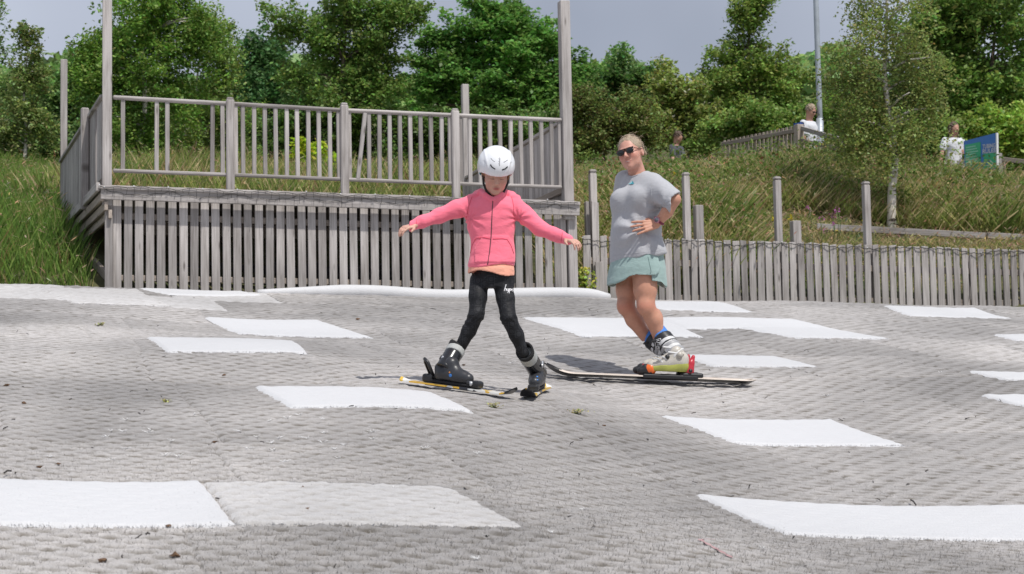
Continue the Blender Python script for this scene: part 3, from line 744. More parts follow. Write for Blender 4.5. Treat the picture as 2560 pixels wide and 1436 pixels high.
# ================================================================ implicit-surface modelling for figures
class Vol:
    def __init__(s, lo, hi, h):
        s.lo = np.array(lo, np.float32); s.h = h
        s.n = np.ceil((np.array(hi) - np.array(lo)) / h).astype(int) + 1
        s.f = np.full(s.n, 1.0, np.float32)
        s.ax = [s.lo[i] + h * np.arange(s.n[i], dtype=np.float32) for i in range(3)]
    def grid(s, lo, hi):
        a = np.clip(np.floor((np.array(lo) - s.lo) / s.h).astype(int), 0, s.n); b = np.clip(np.ceil((np.array(hi) - s.lo) / s.h).astype(int) + 1, 0, s.n)
        sl = tuple(slice(a[i], b[i]) for i in range(3))
        return sl, s.ax[0][sl[0]][:, None, None], s.ax[1][sl[1]][None, :, None], s.ax[2][sl[2]][None, None, :]
    def put(s, sl, d, k, sub=False):
        f = s.f[sl]
        if f.size == 0: return
        if sub: f, d = -f, d
        if k > 0:
            h = np.clip(.5 + .5 * (f - d) / k, 0, 1); r = f + (d - f) * h - k * h * (1 - h)
        else: r = np.minimum(f, d)
        s.f[sl] = -r if sub else r
    def cone(s, a, b, ra, rb, k=.015, flat=None, fac=1.0, sub=False):
        a = np.array(a, float); b = np.array(b, float); m = max(ra, rb) * max(1, fac) + k + 3 * s.h
        sl, X, Y, Z = s.grid(np.minimum(a, b) - m, np.maximum(a, b) + m)
        ab = b - a; L2 = max(1e-9, float(ab @ ab))
        t = np.clip(((X - a[0]) * ab[0] + (Y - a[1]) * ab[1] + (Z - a[2]) * ab[2]) / L2, 0, 1)
        wx, wy, wz = X - a[0] - ab[0] * t, Y - a[1] - ab[1] * t, Z - a[2] - ab[2] * t
        d2 = wx * wx + wy * wy + wz * wz
        if flat is not None:
            g = np.array(flat, float); g = g / np.linalg.norm(g); wd = wx * g[0] + wy * g[1] + wz * g[2]
            d2 = d2 + wd * wd * (1 / fac ** 2 - 1)
        d = np.sqrt(np.maximum(d2, 0)) - (ra + (rb - ra) * t)
        if flat is not None and fac < 1: d = d * (fac + (1 - fac) * .5)
        s.put(sl, d, k, sub); return s
    def chain(s, pts, rs, k=.015, **kw):
        for i in range(len(pts) - 1): s.cone(pts[i], pts[i + 1], rs[i], rs[i + 1], k, **kw)
        return s
    def ell(s, c, r, k=.015, M=None, sub=False):
        c = np.array(c, float); r = np.array(r, float); m = r.max() + k + 3 * s.h
        sl, X, Y, Z = s.grid(c - m, c + m); X, Y, Z = X - c[0], Y - c[1], Z - c[2]
        if M is not None:
            M = np.array(M)[:3, :3]
            X, Y, Z = (M[0, 0] * X + M[1, 0] * Y + M[2, 0] * Z, M[0, 1] * X + M[1, 1] * Y + M[2, 1] * Z, M[0, 2] * X + M[1, 2] * Y + M[2, 2] * Z)
        k0 = np.sqrt((X / r[0]) ** 2 + (Y / r[1]) ** 2 + (Z / r[2]) ** 2); k1 = np.sqrt((X / r[0] ** 2) ** 2 + (Y / r[1] ** 2) ** 2 + (Z / r[2] ** 2) ** 2)
        s.put(sl, k0 * (k0 - 1) / np.maximum(k1, 1e-6), k, sub); return s
    def loft_d(s, secs, yaw, sl=None, X=None, Y=None, Z=None):
        q = np.array(sorted(secs)); z = q[:, 0]
        zz = np.linspace(z[0], z[-1], 200); sm = []
        for i in range(1, 5):
            v = np.interp(zz, z, q[:, i]); w = max(3, int(200 * .06)); kk = np.ones(w) / w
            sm.append(np.convolve(np.pad(v, w, mode='edge'), kk, 'same')[w:-w])
        Zf = np.asarray(Z).ravel(); g = [np.interp(Zf, zz, v)[None, None, :].astype(np.float32) for v in sm]
        dx, dy = X - g[0], Y - g[1]; c, sn = math.cos(yaw), math.sin(yaw)
        lx, ly = dx * c + dy * sn, -dx * sn + dy * c
        d = (np.sqrt((lx / g[2]) ** 2 + (ly / g[3]) ** 2) - 1) * np.minimum(g[2], g[3])
        return np.maximum(d, np.maximum(Z - z[-1], z[0] - Z)), lx, ly
    def loft(s, secs, yaw=0.0, k=.02, sub=False):
        q = np.array(secs); m = np.max(q[:, 3:5]) + k + .03
        lo = (q[:, 1].min() - m, q[:, 2].min() - m, q[:, 0].min() - .02 - k); hi = (q[:, 1].max() + m, q[:, 2].max() + m, q[:, 0].max() + .02 + k)
        sl, X, Y, Z = s.grid(lo, hi)
        if Z.size == 0: return s
        d, _, _ = s.loft_d(secs, yaw, sl, X, Y, Z); s.put(sl, d.astype(np.float32), k, sub); return s
    def cut(s, n, p):
        """keep the side behind the plane with normal n at p"""
        n = np.array(Vector(n).normalized()); sl, X, Y, Z = s.grid(s.lo, s.lo + s.h * s.n)
        s.f = np.maximum(s.f, ((X - p[0]) * n[0] + (Y - p[1]) * n[1] + (Z - p[2]) * n[2]).astype(np.float32)); return s
    def cutf(s, fn):
        sl, X, Y, Z = s.grid(s.lo, s.lo + s.h * s.n); s.f = np.maximum(s.f, fn(X, Y, Z).astype(np.float32)); return s
    def nets(s):
        f = s.f; f[0] = f[-1] = 1; f[:, 0] = f[:, -1] = 1; f[:, :, 0] = f[:, :, -1] = 1
        S_ = f < 0; n = np.array(f.shape) - 1
        cnt = np.zeros(n, np.int8); cor = [(i, j, k) for i in (0, 1) for j in (0, 1) for k in (0, 1)]
        for i, j, k in cor: cnt += S_[i:i + n[0], j:j + n[1], k:k + n[2]]
        idx = np.argwhere((cnt > 0) & (cnt < 8)); acc = np.zeros((len(idx), 3)); num = np.zeros(len(idx))
        for a in cor:
            for x in range(3):
                if a[x]: continue
                b = list(a); b[x] = 1
                va = f[idx[:, 0] + a[0], idx[:, 1] + a[1], idx[:, 2] + a[2]]; vb = f[idx[:, 0] + b[0], idx[:, 1] + b[1], idx[:, 2] + b[2]]
                m = (va < 0) != (vb < 0); t = np.where(m, va / np.where(m, va - vb, 1), 0)
                p = np.array(a, float)[None] + t[:, None] * (np.array(b) - np.array(a))[None]
                acc[m] += p[m]; num[m] += 1
        V = s.lo + (idx + acc / num[:, None]) * s.h
        ids = np.full(n, -1, np.int32); ids[idx[:, 0], idx[:, 1], idx[:, 2]] = np.arange(len(idx)); Q = []
        for ax in range(3):
            A = np.moveaxis(S_, ax, 0); I = np.moveaxis(ids, ax, 0)
            ch = A[1:, 1:-1, 1:-1] != A[:-1, 1:-1, 1:-1]; e = np.argwhere(ch); i, j, k = e[:, 0], e[:, 1] + 1, e[:, 2] + 1
            q = np.c_[I[i, j - 1, k - 1], I[i, j, k - 1], I[i, j, k], I[i, j - 1, k]]; inside = A[i, j, k]
            flip = ~inside
            if ax == 1: flip = ~flip
            q[flip] = q[flip][:, ::-1]; Q.append(q)
        return V, np.concatenate(Q)
def smooth_v(V, Q, it=2, lam=.5):
    e = np.concatenate([Q[:, [0, 1]], Q[:, [1, 2]], Q[:, [2, 3]], Q[:, [3, 0]]]); e = np.concatenate([e, e[:, ::-1]])
    c = np.bincount(e[:, 0], minlength=len(V)).astype(float)
    for _ in range(it):
        W_ = np.stack([np.bincount(e[:, 0], weights=V[e[:, 1], i], minlength=len(V)) for i in range(3)], 1) / np.maximum(c, 1)[:, None]
        V = V + lam * (W_ - V)
    return V
def normals(V, Q):
    n = np.cross(V[Q[:, 2]] - V[Q[:, 0]], V[Q[:, 3]] - V[Q[:, 1]]); out = np.zeros_like(V)
    for i in range(4):
        for c in range(3): out[:, c] += np.bincount(Q[:, i], weights=n[:, c], minlength=len(V))
    return out / np.maximum(np.linalg.norm(out, axis=1), 1e-9)[:, None]
def vol_obj(name, vol, mat, parent, smooth=1, disp=None, col=None):
    """mesh of a volume given in the frame of its thing's base"""
    V, Q = vol.nets(); V = smooth_v(V, Q, smooth)
    if disp is not None: V = V + normals(V, Q) * disp(V)[:, None]
    c = None
    if col is not None: c = col(V, normals(V, Q))
    o = link(name, np_mesh(name, V, Q, c, True), parent, mat)
    return o
def bvh_of(o):
    me = o.data; off = wpos(o)
    return BVHTree.FromPolygons([v.co + off for v in me.vertices], [tuple(p.vertices) for p in me.polygons])
CAM = Vector((0, 0, CAMZ))
def onto(bvh, px, py, off=.002):
    d = Vector(ray(px, py)).normalized(); h = bvh.ray_cast(CAM, d)
    if h[0] is None: return None, None
    n = h[1] if h[1].dot(d) < 0 else -h[1]
    return h[0] + n * off, n
def seam(name, bvh, pts, r, mat, parent, step=6, off=.001, n=5):
    out = []
    for a, b in zip(pts[:-1], pts[1:]):
        m = max(1, int(math.hypot(b[0] - a[0], b[1] - a[1]) / step))
        for i in range(m):
            q, _ = onto(bvh, a[0] + (b[0] - a[0]) * i / m, a[1] + (b[1] - a[1]) * i / m, off)
            if q: out.append(q)
    q, _ = onto(bvh, pts[-1][0], pts[-1][1], off)
    if q: out.append(q)
    if len(out) < 2: return None
    return tubes_obj(name, [(out, r)], mat, parent, n)
def seams(name, bvh, lines, r, mat, parent, step=6, off=.001):
    specs = []
    for pts in lines:
        out = []
        for a, b in zip(pts[:-1], pts[1:]):
            m = max(1, int(math.hypot(b[0] - a[0], b[1] - a[1]) / step))
            for i in range(m + 1):
                q, _ = onto(bvh, a[0] + (b[0] - a[0]) * i / m, a[1] + (b[1] - a[1]) * i / m, off)
                if q and (not out or (q - out[-1]).length > 1e-4): out.append(q)
        if len(out) > 1: specs.append((out, r))
    return tubes_obj(name, specs, mat, parent, 5) if specs else None

SKIN = colmat("skin", .48, 0, .4, 45, .05, .06, .08, 500)
def cloth(name, col, var=.06, scale=14, rough=.85, sheen=.25, bump=.25, wr=.55):
    """cloth with a fine weave and soft wrinkles"""
    m, t, b = newmat(name); L = t.links.new; tc = N(t, "ShaderNodeTexCoord")
    no = N(t, "ShaderNodeTexNoise"); no.inputs['Scale'].default_value = scale; no.inputs['Detail'].default_value = 5; L(tc.outputs['Object'], no.inputs['Vector'])
    rp = N(t, "ShaderNodeValToRGB"); e = rp.color_ramp.elements; e[0].position = .3; e[1].position = .7
    e[0].color = tuple(c * (1 - var) for c in col) + (1,); e[1].color = tuple(min(1, c * (1 + var)) for c in col) + (1,)
    L(no.outputs['Fac'], rp.inputs[0]); L(rp.outputs[0], b.inputs['Base Color'])
    b.inputs['Roughness'].default_value = rough; b.inputs['Specular IOR Level'].default_value = .2; b.inputs['Sheen Weight'].default_value = sheen
    n2 = N(t, "ShaderNodeTexNoise"); n2.inputs['Scale'].default_value = 420; L(tc.outputs['Object'], n2.inputs['Vector'])
    mp = N(t, "ShaderNodeMapping"); mp.inputs['Rotation'].default_value = (.3, .5, .6); mp.inputs['Scale'].default_value = (14, 14, 26)
    n3 = N(t, "ShaderNodeTexNoise"); n3.inputs['Scale'].default_value = 1; n3.inputs['Detail'].default_value = 2; n3.inputs['Distortion'].default_value = .8
    L(tc.outputs['Object'], mp.inputs[0]); L(mp.outputs[0], n3.inputs['Vector'])
    b1 = N(t, "ShaderNodeBump"); b1.inputs['Strength'].default_value = wr; b1.inputs['Distance'].default_value = .012; L(n3.outputs['Fac'], b1.inputs['Height'])
    b2 = N(t, "ShaderNodeBump"); b2.inputs['Strength'].default_value = bump; b2.inputs['Distance'].default_value = .002; L(n2.outputs['Fac'], b2.inputs['Height'])
    L(b1.outputs[0], b2.inputs['Normal']); L(b2.outputs[0], b.inputs['Normal'])
    return m
def hair_mat(name, col):
    m = plain(name, col, .45, .4, 1, .5, 1)
    for n in m.node_tree.nodes:
        if n.type == 'TEX_NOISE':
            mp = m.node_tree.nodes.new("ShaderNodeMapping"); mp.inputs['Scale'].default_value = (300, 38, 90); tc = [q for q in m.node_tree.nodes if q.type == 'TEX_COORD'][0]
            m.node_tree.links.new(tc.outputs['Object'], mp.inputs[0]); m.node_tree.links.new(mp.outputs[0], n.inputs['Vector'])
    return m
M_HAIRB = hair_mat("brown_hair", (.09, .055, .035)); M_HAIRF = hair_mat("fair_hair", (.34, .26, .18)); M_HAIRG = hair_mat("ginger_hair", (.30, .16, .08))
M_LENS = plain("dark_lens", (.01, .011, .012), .08, .1, 5, spec=.6)
def toM(x, y, z): return np.array([list(x), list(y), list(z)]).T
def face_frame(yaw, pitch, roll):
    """columns: wearer's left, back of head, crown. yaw>0 turns the face to the viewer's left, pitch>0 looks down"""
    R_ = Matrix.Rotation(-yaw, 3, 'Z') @ Matrix.Rotation(pitch, 3, 'X') @ Matrix.Rotation(roll, 3, 'Y')
    return np.array(R_)
def head_prims(v, c, M, s, young=False):
    c = np.array(c, float)
    def T(p): return c + M @ (np.array(p, float) * s)
    def R3(r): return np.array(r, float) * s
    k = .02 * s
    v.ell(T((0, .015, .03)), R3((.077, .096, .088)), k, M); v.ell(T((0, -.03, -.03)), R3((.063, .060, .080)), .03 * s, M)
    v.ell(T((0, -.03, -.072)), R3((.052, .047, .040)), .03 * s, M); v.ell(T((0, -.070, -.098)), R3((.021, .020, .018)), .025 * s, M)
    v.ell(T((.036, -.058, -.028)), R3((.028, .026, .026)), k, M); v.ell(T((-.036, -.058, -.028)), R3((.028, .026, .026)), k, M)
    v.cone(T((-.034, -.081, .020)), T((.034, -.081, .020)), .010 * s, .010 * s, .012 * s)
    for sx in (-1, 1):
        v.ell(T((sx * .030, -.089, .002)), R3((.017, .013, .010)), .004 * s, M, True)
        v.ell(T((sx * .030, -.080, .000)), R3((.0135, .011, .0095)), .004 * s, M)
        v.ell(T((sx * .078, .012, -.008)), R3((.010, .019, .031)), .008 * s, M); v.ell(T((sx * .087, .008, -.004)), R3((.006, .010, .018)), .004 * s, M, True)
        v.ell(T((sx * .010, -.099, -.034)), R3((.0085, .011, .0075)), .006 * s, M)
    l = .9 if young else 1.0
    v.cone(T((0, -.087, .012)), T((0, -.112 * l - .008 * (1 - l), -.029)), .0075 * s, .0105 * s, .010 * s)
    v.ell(T((0, -.089, -.060)), R3((.024, .009, .0065)), .006 * s, M); v.ell(T((0, -.087, -.071)), R3((.019, .009, .0075)), .006 * s, M)
    v.ell(T((0, -.100, -.0655)), R3((.021, .007, .0016)), .002 * s, M, True)
    return T
def hand(v, wrist, d, nrm, r, L, curls, thumb=1, spread=.16, k=.003):
    """palm plus four bent fingers and a thumb; d along the hand, nrm out of the back of it"""
    d = Vector(d).normalized(); n = Vector(nrm); n = (n - d * n.dot(d)).normalized(); sd = d.cross(n)
    w = Vector(wrist); pl = L * .50; pw = L * .21
    kn = []
    for i in range(4):
        u = (i - 1.5) / 1.5; kn.append(w + d * pl * (1 - .06 * abs(u)) + sd * u * pw)
        v.cone(w + sd * u * pw * .55, kn[-1], r * 1.35, r * 1.15, .008)
    for i, q in enumerate(kn):
        u = (i - 1.5) / 1.5; fl = L * (.50, .55, .52, .40)[i if thumb > 0 else 3 - i] * .95; dd = (d + sd * u * spread).normalized(); p = q; a = 0
        for seg, fr, rr in ((0, .45, 1.0), (1, .32, .9), (2, .23, .78)):
            a += curls * (.55, .8, .5)[seg] * (1 + .12 * u); e = p + (dd * math.cos(a) - n * math.sin(a)) * fl * fr
            v.cone(p, e, r * rr, r * (rr - .1), k); p = e
    ts = -sd if thumb > 0 else sd
    a0 = w + d * L * .12 + ts * pw * .8; a1 = a0 + (d * .55 + ts * .75 - n * .35).normalized() * L * .2; a2 = a1 + (d * .9 + ts * .3 - n * .4).normalized() * L * .19
    v.cone(a0, a1, r * 1.35, r * 1.1, .006); v.cone(a1, a2, r * 1.1, r * .85, k)
def folds(seed, amp, scale, dirv=None):
    g = np.random.default_rng(seed); K = g.normal(size=(7, 3)); K /= np.linalg.norm(K, axis=1)[:, None]
    if dirv is not None: K = K * .35 + np.array(dirv)[None] * np.sign(g.normal(size=7))[:, None] * .9
    ph = g.random(7) * 6.28; fr = scale * (.6 + .9 * g.random(7))
    def fn(V):
        o = 0; W_ = V + .03 * np.sin(V[:, [1, 2, 0]] * 17 + 1)
        for i in range(7): o = o + np.sin(W_ @ K[i] * fr[i] + ph[i])
        o = o / 7 * 2.2; return amp * np.sign(o) * np.abs(o) ** 1.3
    return fn

# ---------------------------------------------------------------- skis and boots (shared builders)
def ground_frame(px0, px1):
    """centre, forward and up of something lying on the slope between two photo points (tail, tip)"""
    a, b = hit(*px0), hit(*px1); return a, b
def make_ski(tail, tip, w, label, group, pal, name="ski", up_tip=.05, lift=.018, roll=0.0):
    L = (tip - tail).length; fw = (tip - tail).normalized(); sdv = fw.cross(ZUP).normalized(); up = sdv.cross(fw).normalized()
    # settle on the undulating mats
    sd0, up0 = sdv, up
    if roll: q = Matrix.Rotation(roll, 3, fw); sdv, up = q @ sdv, q @ up
    mid = (tail + tip) / 2; root = empty(name, mid, label, "ski", group)
    n = 44; V, Fc, mi = [], [], []
    def prof(t):
        ww = w * (1 - .28 * math.sin(math.pi * t)) ; ww *= min(1, (1 - (max(0, .93 - 0 - (1 - t)) * 0))) 
        e = min(t / .05, (1 - t) / .10, 1); ww *= math.sqrt(max(0.0, 1 - (1 - e) ** 2)) * .96 + .04
        z = .004 * math.sin(math.pi * t) + up_tip * max(0, (t - .86) / .14) ** 2 + (.02 * max(0, (.05 - t) / .05) ** 2)
        return ww, z
    for i in range(n + 1):
        t = i / n; ww, z = prof(t); p = tail + fw * L * t - mid + up * (z + lift); th = .007 + .003 * math.sin(math.pi * t)
        for sx in (-1, 1): V.append(p + sdv * sx * ww / 2)
        for sx in (-1, 1): V.append(p + sdv * sx * ww / 2 * .96 + up * th)
    for i in range(n):
        a, b = 4 * i, 4 * i + 4
        Fc += [(a + 2, a + 3, b + 3, b + 2), (a, b, b + 1, a + 1), (a, a + 2, b + 2, b), (a + 1, b + 1, b + 3, a + 3)]; mi += [2 if i > .9 * n else 0, 2, 2 if i > .93 * n else 1, 2 if i > .93 * n else 1]
    Fc += [(0, 1, 3, 2), (4*n, 4*n+2, 4*n+3, 4*n+1)]; mi += [1, 1]
    me = bpy.data.meshes.new("ski_body"); me.from_pydata([tuple(v) for v in V], [], Fc)
    for m in pal: me.materials.append(m)
    me.polygons.foreach_set("material_index", mi); me.update()
    bm = bmesh.new(); bm.from_mesh(me); bmesh.ops.recalc_face_normals(bm, faces=bm.faces); bm.to_mesh(me); bm.free()
    link("ski_body", me, root)
    return root, fw, sd0, up0, L
def local_box(name, root, org, fw, sdv, up, f, s, u, sz, mat, b=.006, rot=0.0, seg=2):
    bm = bev_box(sz[0], sz[1], sz[2], b, seg); o = link(name, to_mesh(bm, name), root, mat, False)
    M = Matrix((tuple(sdv), tuple(fw), tuple(up))).transposed()
    o.matrix_local = Matrix.Translation(org + fw * f + sdv * s + up * u - wpos(root)) @ M.to_4x4() @ Matrix.Rotation(rot, 4, 'X')
    return o
def boot_vol(org, fw, sdv, up, s, h=.004):
    return None
# ================================================================ THE GIRL
GB = hit(1225, 978); GD = GB.y
girl = empty("person", GB, "girl in pink hoodie, black leggings and white helmet skiing with arms out", "person")
def g(px, py, dd=0.0): return P(px, py, GD + dd) - GB
def gz(py): return g(1235, py).z
SG = GD / FPX                                           # metres per photo pixel there
HGc = g(1239.5, 434, -.065); HGm = face_frame(-.10, .50, .05); HGs = .95
LW, RW = g(1036, 564, -.10), g(1415, 598, -.12)           # wrists
def girl_body():
    v = Vol(g(990, 380, 0) + Vector((0, -.36, 0)) - Vector((0, 0, 0)), g(1460, 360, 0) + Vector((0, .2, .03)), .004)
    v = Vol((g(990, 0).x, -.34, g(0, 910).z), (g(1462, 0).x, .22, g(0, 362).z), .005)
    T = head_prims(v, HGc, HGm, HGs, True)
    v.cone(T((0, .02, -.06)), g(1233, 508, -.005), .047, .05, .02)
    v.loft([(gz(506), g(1232, 500).x, .01, .085, .04), (gz(530), g(1230, 0).x, .0, .10, .06), (gz(590), g(1230, 0).x, .01, .09, .065), (gz(650), g(1229, 0).x, .01, .092, .07), (gz(705), g(1229, 0).x, 0, .10, .075)], 0, .03)
    for a, b, c in ((g(1172, 508, .01), g(1098, 540, -.03), LW), (g(1290, 510, .01), g(1348, 568, -.04), RW)):
        v.cone(a, b, .040, .032, .02); v.cone(b, c, .032, .021, .012)
    hand(v, LW + Vector((.0, 0, 0)), g(1006, 572, -.14) - LW, Vector((-.25, -.45, .85)), .0078, .125, .62, 1, .07)
    hand(v, RW, g(1443, 606, -.17) - RW, Vector((.35, -.45, .8)), .0078, .125, .68, -1, .07)
    for hp, kn, an in ((g(1200, 702, 0), g(1191, 787, -.06), g(1148, 872, -.01)), (g(1254, 702, 0), g(1271, 795, -.08), g(1309, 880, -.03))):
        v.cone(hp, kn, .055, .040, .03); v.cone(kn, an, .040, .028, .02)
    def col(V, n):
        c = np.tile(np.array([.60, .345, .265]), (len(V), 1))
        h = (V - np.array(HGc)) @ HGm / HGs
        lips = np.exp(-((h[:, 0] / .021) ** 2 + ((h[:, 2] + .0655) / .010) ** 2) ** 2) * (h[:, 1] < -.07)
        chk = np.exp(-(((np.abs(h[:, 0]) - .038) / .018) ** 2 + ((h[:, 2] + .03) / .018) ** 2)) * (h[:, 1] < -.03)
        br = np.exp(-(((np.abs(h[:, 0]) - .031) / .017) ** 4 + ((h[:, 2] - .022) / .0035) ** 2)) * (h[:, 1] < -.06)
        c = c * (1 - lips[:, None]) + lips[:, None] * np.array([.40, .11, .10]); c = c * (1 - .25 * chk[:, None] * np.array([.1, .7, .7]))
        c = c * (1 - .7 * br[:, None])
        ls = np.exp(-(((np.abs(h[:, 0]) - .030) / .013) ** 4 + ((h[:, 2] + .006) / .0025) ** 2)) * (h[:, 1] < -.06)
        return c * (1 - .88 * ls[:, None])
    return vol_obj("body", v, SKIN, girl, 1, None, col), T
gbody, GT = girl_body()
# --- hoodie
M_PINK = cloth("pink_sweatshirt", (.97, .20, .285), .05, 10, .9, .3, .2, .5)
M_PEACH = cloth("peach_jersey", (.90, .42, .30), .05, 12, .85, .2, .15, .6)
def hoodie():
    v = Vol((g(1018, 0).x, -.30, gz(682)), (g(1432, 0).x, .22, gz(462)), .0052)
    def sec(py, xl, xr, ry, cy=0.0): p = g((xl + xr) / 2, py); return (p.z, p.x, cy, (xr - xl) / 2 * SG, ry)
    v.loft([sec(490, 1203, 1258, .055, .0), sec(500, 1176, 1287, .075, .0), sec(520, 1166, 1294, .09, -.004), sec(549, 1163, 1289, .098, -.002), sec(600, 1173, 1287, .100, .010), sec(640, 1173, 1288, .110, .008), sec(662, 1170, 1287, .117, .004), sec(676, 1171, 1286, .116, .004)], 0, .02)
    v.chain([g(1176, 513, .01), g(1140, 524, -.01), g(1098, 541, -.03), g(1062, 552, -.065), g(1029, 565.5, -.098)], [.056, .050, .043, .037, .029], .022)
    v.chain([g(1286, 515, .01), g(1316, 540, -.01), g(1350, 571, -.04), g(1384, 585, -.08), g(1419, 599, -.122)], [.056, .050, .043, .036, .029], .022)
    # cuffs: gathered, slightly narrower then flared
    # hood: two lapels meeting at the zip and a thick fold behind the neck
    v.chain([g(1193, 487, .06), g(1203, 481, -.005), g(1214, 488, -.060), g(1231, 501, -.088)], [.024, .020, .017, .012], .010)
    v.chain([g(1280, 488, .06), g(1263, 483, -.005), g(1251, 489, -.060), g(1234, 501, -.088)], [.024, .020, .017, .012], .010)
    v.ell(g(1237, 492, .095), (.10, .045, .05), .03); v.ell(g(1184, 493, .03), (.035, .05, .018), .02); v.ell(g(1286, 494, .03), (.035, .05, .018), .02)
    # neck opening
    v.ell(g(1233, 478, -.035), (.046, .070, .040), .008, None, True)
    # hem: slanted cut with a small overlap at the zip
    xz = g(1217, 0).x
    v.cutf(lambda X, Y, Z: (gz(668) + .022 * np.sin((X - xz) * 16) - .018 * (X - xz) / .12) - Z + 0 * Y)
    # pocket: raised kangaroo panel
    f1, f2, f3 = folds(3, .0032, 26, (.3, .2, .8)), folds(8, .0026, 44), folds(21, .0035, 30, (.6, .2, .4))
    pz0, pz1, pcx = gz(660), gz(594), g(1229, 0).x
    def disp(V):
        x, z = V[:, 0], V[:, 2]; lo = np.clip((gz(560) - z) / .12, 0, 1); arm = np.abs(x - pcx) > .15
        d = f1(V) * (.45 + .9 * lo) + f2(V) * .7 + np.where(arm, f3(V) * 1.1, 0)
        hw = .075 + .045 * np.clip((pz1 - z) / .07, 0, 1)
        inp = (np.abs(x - pcx) < hw) & (z > pz0) & (z < pz1) & (V[:, 1] < -.02); d = d + np.where(inp, .005, 0)
        # wrist and waist ribbing gathers the cloth just above it
        for w_ in (LW, RW):
            q = np.linalg.norm(V - np.array(w_), axis=1); d = d + .006 * np.exp(-((q - .055) / .018) ** 2) * arm
        # underarm drag lines
        for sx, ax in ((-1, g(1166, 0).x), (1, g(1287, 0).x)):
            a = np.arctan2(z - gz(548), sx * (V[:, 0] - ax) + .001); r_ = np.hypot(z - gz(548), V[:, 0] - ax)
            d = d + .004 * np.sin(a * 9) * np.exp(-(r_ / .09) ** 2)
        return d
    return vol_obj("hoodie", v, M_PINK, girl, 2, disp)
ghood = hoodie(); hb = bvh_of(ghood)
seam("zip", hb, [(1232, 503), (1230, 540), (1228, 590), (1224, 630), (1218, 668)], .0024, plain("dark_zip", (.04, .035, .04), .5), ghood)
M_PINKD = cloth("pink_stitching", (.70, .075, .135))
for ln in [[(1190, 596), (1210, 594), (1228, 598)], [(1232, 598), (1256, 597), (1268, 599)], [(1190, 596), (1181, 612), (1176, 634)], [(1268, 599), (1278, 616), (1284, 634)]]: seam("pocket_seam", hb, ln, .0022, M_PINKD, ghood)
for ln in ([(1180, 492), (1172, 515), (1166, 548)], [(1279, 492), (1284, 515), (1285, 548)], [(1041, 549), (1041, 578)], [(1406, 581), (1403, 607)]): seam("sleeve_seam", hb, ln, .002, M_PINKD, ghood)
def tee():
    v = Vol((g(1155, 0).x, -.16, gz(700)), (g(1300, 0).x, .16, gz(640)), .0052)
    p = [(gz(y), g((a + b) / 2, y).x, .0, (b - a) / 2 * SG, r) for y, a, b, r in ((656, 1178, 1282, .096), (672, 1170, 1285, .110), (698, 1167, 1287, .116))]
    v.loft(p, 0, .0)
    x0 = g(1228, 0).x; v.cutf(lambda X, Y, Z: gz(687) - .012 * np.sin((X - x0) * 22 + .4) - .006 * (X - x0) / .1 - Z + 0 * Y)
    q = [(a, b, c, d - .008, e - .008) for a, b, c, d, e in p]; q[0] = (q[0][0] - .05,) + q[0][1:]; v.loft([(q[0][0] - .2,) + q[0][1:], q[2]][::1] if False else [(gz(720), q[2][1], q[2][2], q[2][3], q[2][4]), q[1], ], 0, 0, True)
    return vol_obj("tshirt", v, M_PEACH, girl, 2, folds(5, .002, 40, (1, 0, 0)))
tee()
# --- leggings
def leg_mat():
    m, t, b = newmat("printed_leggings"); L = t.links.new; tc = N(t, "ShaderNodeTexCoord")
    sp = N(t, "ShaderNodeSeparateXYZ"); L(tc.outputs['Object'], sp.inputs[0])
    def M_(op, a, b_=None, c=None):
        n = N(t, "ShaderNodeMath", operation=op)
        for i, q in enumerate((a, b_, c)):
            if q is None: continue
            if isinstance(q, (int, float)): n.inputs[i].default_value = q
            else: L(q, n.inputs[i])
        return n.outputs[0]
    fx = M_('SUBTRACT', M_('FRACT', M_('MULTIPLY', sp.outputs[0], 26)), .5); row = M_('FLOOR', M_('MULTIPLY', sp.outputs[0], 26))
    fz = M_('SUBTRACT', M_('FRACT', M_('MULTIPLY_ADD', sp.outputs[2], 24, M_('MULTIPLY', row, .43))), .5)
    r = M_('SQRT', M_('ADD', M_('MULTIPLY', fx, fx), M_('MULTIPLY', fz, fz)))
    ring = M_('MAXIMUM', M_('LESS_THAN', M_('ABSOLUTE', M_('SUBTRACT', r, .26)), .035), M_('LESS_THAN', M_('ABSOLUTE', M_('SUBTRACT', r, .10)), .03))
    lin = M_('MAXIMUM', M_('GREATER_THAN', M_('ABSOLUTE', fx), .475), M_('GREATER_THAN', M_('ABSOLUTE', fz), .478))
    a = M_('MAXIMUM', ring, lin); no = N(t, "ShaderNodeTexNoise"); no.inputs['Scale'].default_value = 22; L(tc.outputs['Object'], no.inputs['Vector'])
    a = M_('MULTIPLY', a, M_('GREATER_THAN', no.outputs['Fac'], .46))
    mx = N(t, "ShaderNodeMix", data_type='RGBA'); mx.inputs[6].default_value = (.010, .0105, .013, 1); mx.inputs[7].default_value = (.036, .037, .042, 1)
    L(a, mx.inputs[0]); L(mx.outputs[2], b.inputs['Base Color']); b.inputs['Roughness'].default_value = .65; b.inputs['Sheen Weight'].default_value = .02; b.inputs['Specular IOR Level'].default_value = .3
    n3 = N(t, "ShaderNodeTexNoise"); n3.inputs['Scale'].default_value = 20; n3.inputs['Distortion'].default_value = 1; L(tc.outputs['Object'], n3.inputs['Vector'])
    b1 = N(t, "ShaderNodeBump"); b1.inputs['Strength'].default_value = .5; b1.inputs['Distance'].default_value = .01; L(n3.outputs['Fac'], b1.inputs['Height']); L(b1.outputs[0], b.inputs['Normal'])
    return m
